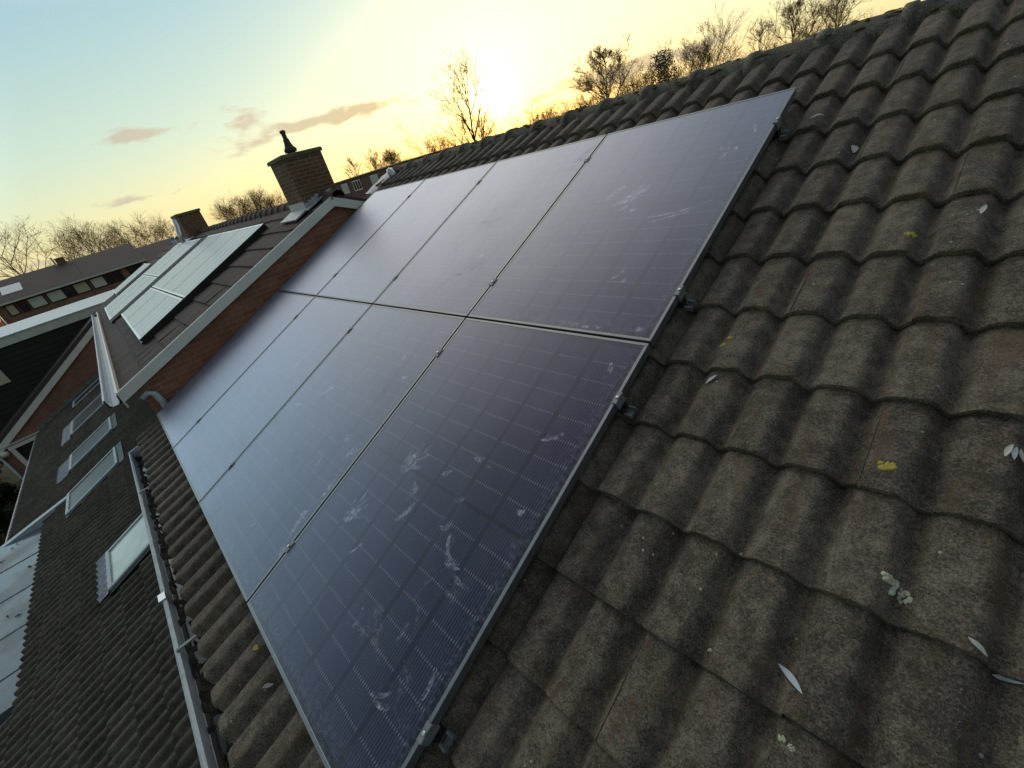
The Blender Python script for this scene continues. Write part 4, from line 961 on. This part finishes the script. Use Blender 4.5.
# ------------------------------------------------------------------ bare winter trees
def bare_tree(x, y, h, label, seed, spread=.5, up=.35, birch=False, dens=1.0, red=False, lean=(0, 0), conifer=False, low=.25, group='bare trees on the skyline'):
    rg = random.Random(seed)
    e = thing('pine_tree' if conifer else ('birch_tree' if birch else 'bare_tree'), label, 'tree', (x, y, GZ), group)
    tr = MB(); cr = MB(); r0 = h * .013 + .03
    top = Vector((lean[0] * h, lean[1] * h, h))
    pts = []; nseg = 8
    for i in range(nseg + 1):
        s_ = i / nseg; pts.append(Vector((top.x * s_ ** 1.4 + rg.uniform(-1, 1) * .012 * h * (s_ > 0), top.y * s_ ** 1.4 + rg.uniform(-1, 1) * .012 * h * (s_ > 0), h * .93 * s_)))
    tr.tube([p + Vector((x, y, GZ)) for p in pts], [r0 * (1.25 if i == 0 else 1) * (1 - .93 * i / nseg) for i in range(nseg + 1)], 7)
    base = Vector((x, y, GZ))
    def tw(p, d, L, r, lev):
        n = 3 if lev < 2 else 2; q = [p]; dd = d.copy(); g_ = Vector((0, 0, up * (.5 if lev else 1)))
        for i in range(n):
            dd = (dd + Vector((rg.uniform(-.25, .25), rg.uniform(-.25, .25), rg.uniform(-.2, .2))) + g_ * .22).normalized(); q.append(q[-1] + dd * L / n)
        (tr if lev == 0 else cr).tube([v + base for v in q], [r * (1 - .7 * i / n) for i in range(n + 1)], 5 if lev == 0 else 3, cap=False)
        if lev >= 3 or L < .12: return
        k = (6, 5, 3.4)[lev] * dens; k = int(k) + (rg.random() < k % 1)
        for j in range(k):
            s_ = rg.uniform(.25, 1.0); i = min(int(s_ * n), n - 1); b = q[i].lerp(q[i + 1], s_ * n - i)
            sd = Vector((rg.uniform(-1, 1), rg.uniform(-1, 1), rg.uniform(-.5, .9))).normalized()
            tw(b, (dd * .75 + sd * .75).normalized(), L * rg.uniform(.42, .74) * (1.15 - .4 * s_), max(r * .5, .008), lev + 1)
    nb_ = int(15 * dens) + 4
    for i in range(nb_):
        s_ = low + (1 - low) * (i + rg.random()) / nb_ * .98
        k = min(int(s_ * nseg), nseg - 1); p = pts[k].lerp(pts[k + 1], s_ * nseg - k)
        a = i * 2.4 + rg.uniform(-.5, .5); el = rg.uniform(.15, .8) + up * .6 + s_ * .35
        d = Vector((math.cos(a) * math.cos(el), math.sin(a) * math.cos(el), math.sin(el)))
        L = h * spread * (.62 * (math.sin(math.pi * min(1, (s_ - low) / (1 - low) * .82 + .18)) ** .7) + .10) * rg.uniform(.75, 1.15)
        tw(p, d, L, r0 * .42 * (1.05 - .7 * s_), 0)
    zm = max(v[2] for v in cr.v) - GZ; kf = h / zm
    for m_ in (tr, cr): m_.v = [(x + (v[0] - x) * kf, y + (v[1] - y) * kf, GZ + (v[2] - GZ) * kf) for v in m_.v]
    tr.build('trunk', BARK_B if birch else BARK, e, True)
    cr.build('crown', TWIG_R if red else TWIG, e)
    if conifer:
        nd = MB()
        for i in range(2600):
            s_ = rg.uniform(.45, 1.0); rr_ = h * .16 * (1.25 - s_) ** .5 * rg.uniform(.2, 1.1); a = rg.uniform(0, 6.28); z = h * s_ + rg.uniform(-.3, .2)
            c = base + Vector((top.x * s_ + rr_ * math.cos(a), top.y * s_ + rr_ * math.sin(a), z)); d = Vector((rg.uniform(-1, 1), rg.uniform(-1, 1), rg.uniform(-.3, .8))).normalized() * rg.uniform(.15, .32); o_ = d.orthogonal().normalized() * .045
            nd.add([c - o_, c + o_, c + d], [(0, 1, 2)])
        nd.build('needles', NEEDLE, e)
    return e
C0 = (5.4177, 0.2776, 1.4525)
TREES = [   # x, y, height, label, options
 (-59.0, -3.4, 13.0, 'bare tree with long fanned branches at the left edge, behind the far row', dict(spread=.55, up=.15, seed=1, lean=(.0, -.14))),
 (-63.0, -.6, 11.6, 'thin sparse bare tree second from the left edge, behind the far row', dict(spread=.5, seed=2, dens=.7)),
 (-61.0, 1.6, 12.4, 'round many-branched bare tree behind the small far chimney', dict(spread=.62, up=.5, seed=3, dens=1.25)),
 (-64.0, 5.0, 10.4, 'small bare tree between the two rounded crowns of the far left', dict(spread=.6, seed=4)),
 (-57.0, 6.9, 10.4, 'broad golden bare tree above the right end of the far row', dict(spread=.85, up=.1, seed=5, dens=1.3, low=.3)),
 (-55.0, 10.0, 8.9, 'low bushy bare tree left of the far short chimney', dict(spread=.7, seed=6, dens=1.1)),
 (-50.0, 11.0, 8.2, 'low brown bare tree just behind the far short chimney', dict(spread=.7, seed=7, red=True)),
 (-50.2, 13.6, 9.4, 'brown bushy tree right of the far short chimney', dict(spread=.7, seed=8, dens=1.3, low=.2)),
 (-54.5, 17.3, 10.2, 'tallest of the brown bushy trees between the two chimneys', dict(spread=.62, seed=9, dens=1.3, low=.2)),
 (-56.0, 19.2, 9.4, 'brown bushy tree close to the left side of the big chimney', dict(spread=.7, seed=10, dens=1.3, low=.2)),
 (-58.0, 22.6, 8.6, 'small round bare tree touching the left side of the big chimney', dict(spread=.6, seed=11, dens=1.2)),
 (-53.0, 30.3, 10.4, 'slim faint tree just right of the big chimney', dict(spread=.34, up=.6, seed=12)),
 (-55.0, 34.4, 10.6, 'slim bare tree between the faint one and the round one, above the distant house', dict(spread=.36, up=.6, seed=13)),
 (-49.5, 33.8, 10.4, 'round dense tree above the right end of the distant house', dict(spread=.5, up=.4, seed=14, dens=1.5)),
 (-52.0, 40.0, 8.8, 'small shrubby tree at the ridge, right of the round dense tree', dict(spread=.6, seed=15, dens=1.2)),
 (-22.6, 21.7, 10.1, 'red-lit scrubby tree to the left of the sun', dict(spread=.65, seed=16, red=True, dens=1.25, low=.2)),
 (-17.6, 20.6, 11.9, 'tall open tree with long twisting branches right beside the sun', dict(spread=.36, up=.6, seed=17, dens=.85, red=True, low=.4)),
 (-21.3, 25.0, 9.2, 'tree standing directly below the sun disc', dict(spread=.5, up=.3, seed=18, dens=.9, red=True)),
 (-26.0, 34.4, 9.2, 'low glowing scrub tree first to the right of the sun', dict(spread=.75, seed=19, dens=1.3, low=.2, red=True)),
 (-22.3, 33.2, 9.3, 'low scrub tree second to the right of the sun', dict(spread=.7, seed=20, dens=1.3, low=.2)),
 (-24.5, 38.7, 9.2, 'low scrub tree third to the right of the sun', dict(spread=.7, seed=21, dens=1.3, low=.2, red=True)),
 (-20.9, 36.2, 9.3, 'short thin tree just left of the birch', dict(spread=.45, seed=22)),
 (-17.5, 35.4, 11.4, 'slender upright birch with drooping fine twigs', dict(spread=.34, up=.2, seed=23, birch=True, dens=1.5, low=.3)),
 (-19.4, 42.0, 9.9, 'shrubby tree between the birch and the dark pine', dict(spread=.6, seed=24, dens=1.2, low=.2)),
 (-16.4, 39.0, 9.8, 'bare tree touching the left side of the dark pine', dict(spread=.5, seed=25, dens=1.1)),
 (-15.8, 41.1, 9.5, 'dark green pine above the middle of the ridge', dict(spread=.34, seed=26, conifer=True)),
 (-11.0, 37.0, 10.9, 'open vase-shaped bare tree right of the dark pine', dict(spread=.62, up=.5, seed=27, dens=1.25, low=.3)),
 (-13.6, 47.6, 9.4, 'low faint tree behind the vase-shaped tree', dict(spread=.6, seed=28)),
 (-12.6, 53.3, 10.6, 'small pale tree standing alone, third from the right on the skyline', dict(spread=.36, up=.5, seed=29)),
 (-8.4, 48.8, 11.0, 'tall fine-twigged tree, second from the right on the skyline', dict(spread=.38, up=.5, seed=30, dens=1.3)),
 (-6.2, 51.3, 10.8, 'fine-twigged tree, rightmost on the skyline', dict(spread=.40, up=.5, seed=31, dens=1.2)),
 (-6.4, 60.0, 8.9, 'low bush-like tree at the ridge under the right skyline trees', dict(spread=.7, seed=32, low=.2)),
]
for (x, y, h, lab, kw) in TREES:
    bare_tree(x, y, h, lab, **kw)

# ------------------------------------------------------------------ garden shrubs below the wing
def shrub(x, y, r, h, label, seed):
    rg = random.Random(seed); e = thing('garden_shrub', label, 'shrub', (x, y, GZ), 'shrubs in the garden below the wing')
    mb = MB(); st = MB(); c = Vector((x, y, GZ))
    for i in range(7):
        a = rg.uniform(0, 6.28); st.tube([c, c + Vector((r * .5 * math.cos(a), r * .5 * math.sin(a), h * .5)), c + Vector((r * .8 * math.cos(a), r * .8 * math.sin(a), h * .85))], [.03, .02, .008], 5)
    cl = [(Vector((rg.uniform(-.7, .7) * r, rg.uniform(-.7, .7) * r, rg.uniform(.25, .95) * h)), rg.uniform(.25, .5) * r) for _ in range(16)]
    for i in range(2200):
        q, cr_ = rg.choice(cl); d = Vector((rg.gauss(0, 1), rg.gauss(0, 1), rg.gauss(0, 1))).normalized() * cr_ * rg.uniform(.5, 1.05)
        p = c + q + d; 
        if p.z < GZ: continue
        a = Vector((rg.gauss(0, 1), rg.gauss(0, 1), rg.gauss(0, 1))).normalized() * .07; b = a.orthogonal().normalized() * .035
        mb.add([p - a, p + b, p + a, p - b], [(0, 1, 2, 3)])
    st.build('stems', BARK, e); mb.build('leaves', HEDGE, e)
for i, (x, y, r, h, lab) in enumerate(((-17.0, -6.3, .9, 1.5, 'dark leafy shrub nearest the corner of the lower roof'), (-19.0, -7.2, 1.1, 1.9, 'middle dark garden shrub below the wing'), (-22.0, -7.6, 1.3, 2.1, 'large dark garden shrub at the left edge below the wall lamp'), (-14.2, -6.0, .8, 1.1, 'low shrub partly hidden by the kerb of the flat roof'), (-25.5, -8.5, 1.6, 2.6, 'tallest dark shrub farthest out in the garden'))):
    shrub(x, y, r, h, lab, 70 + i)
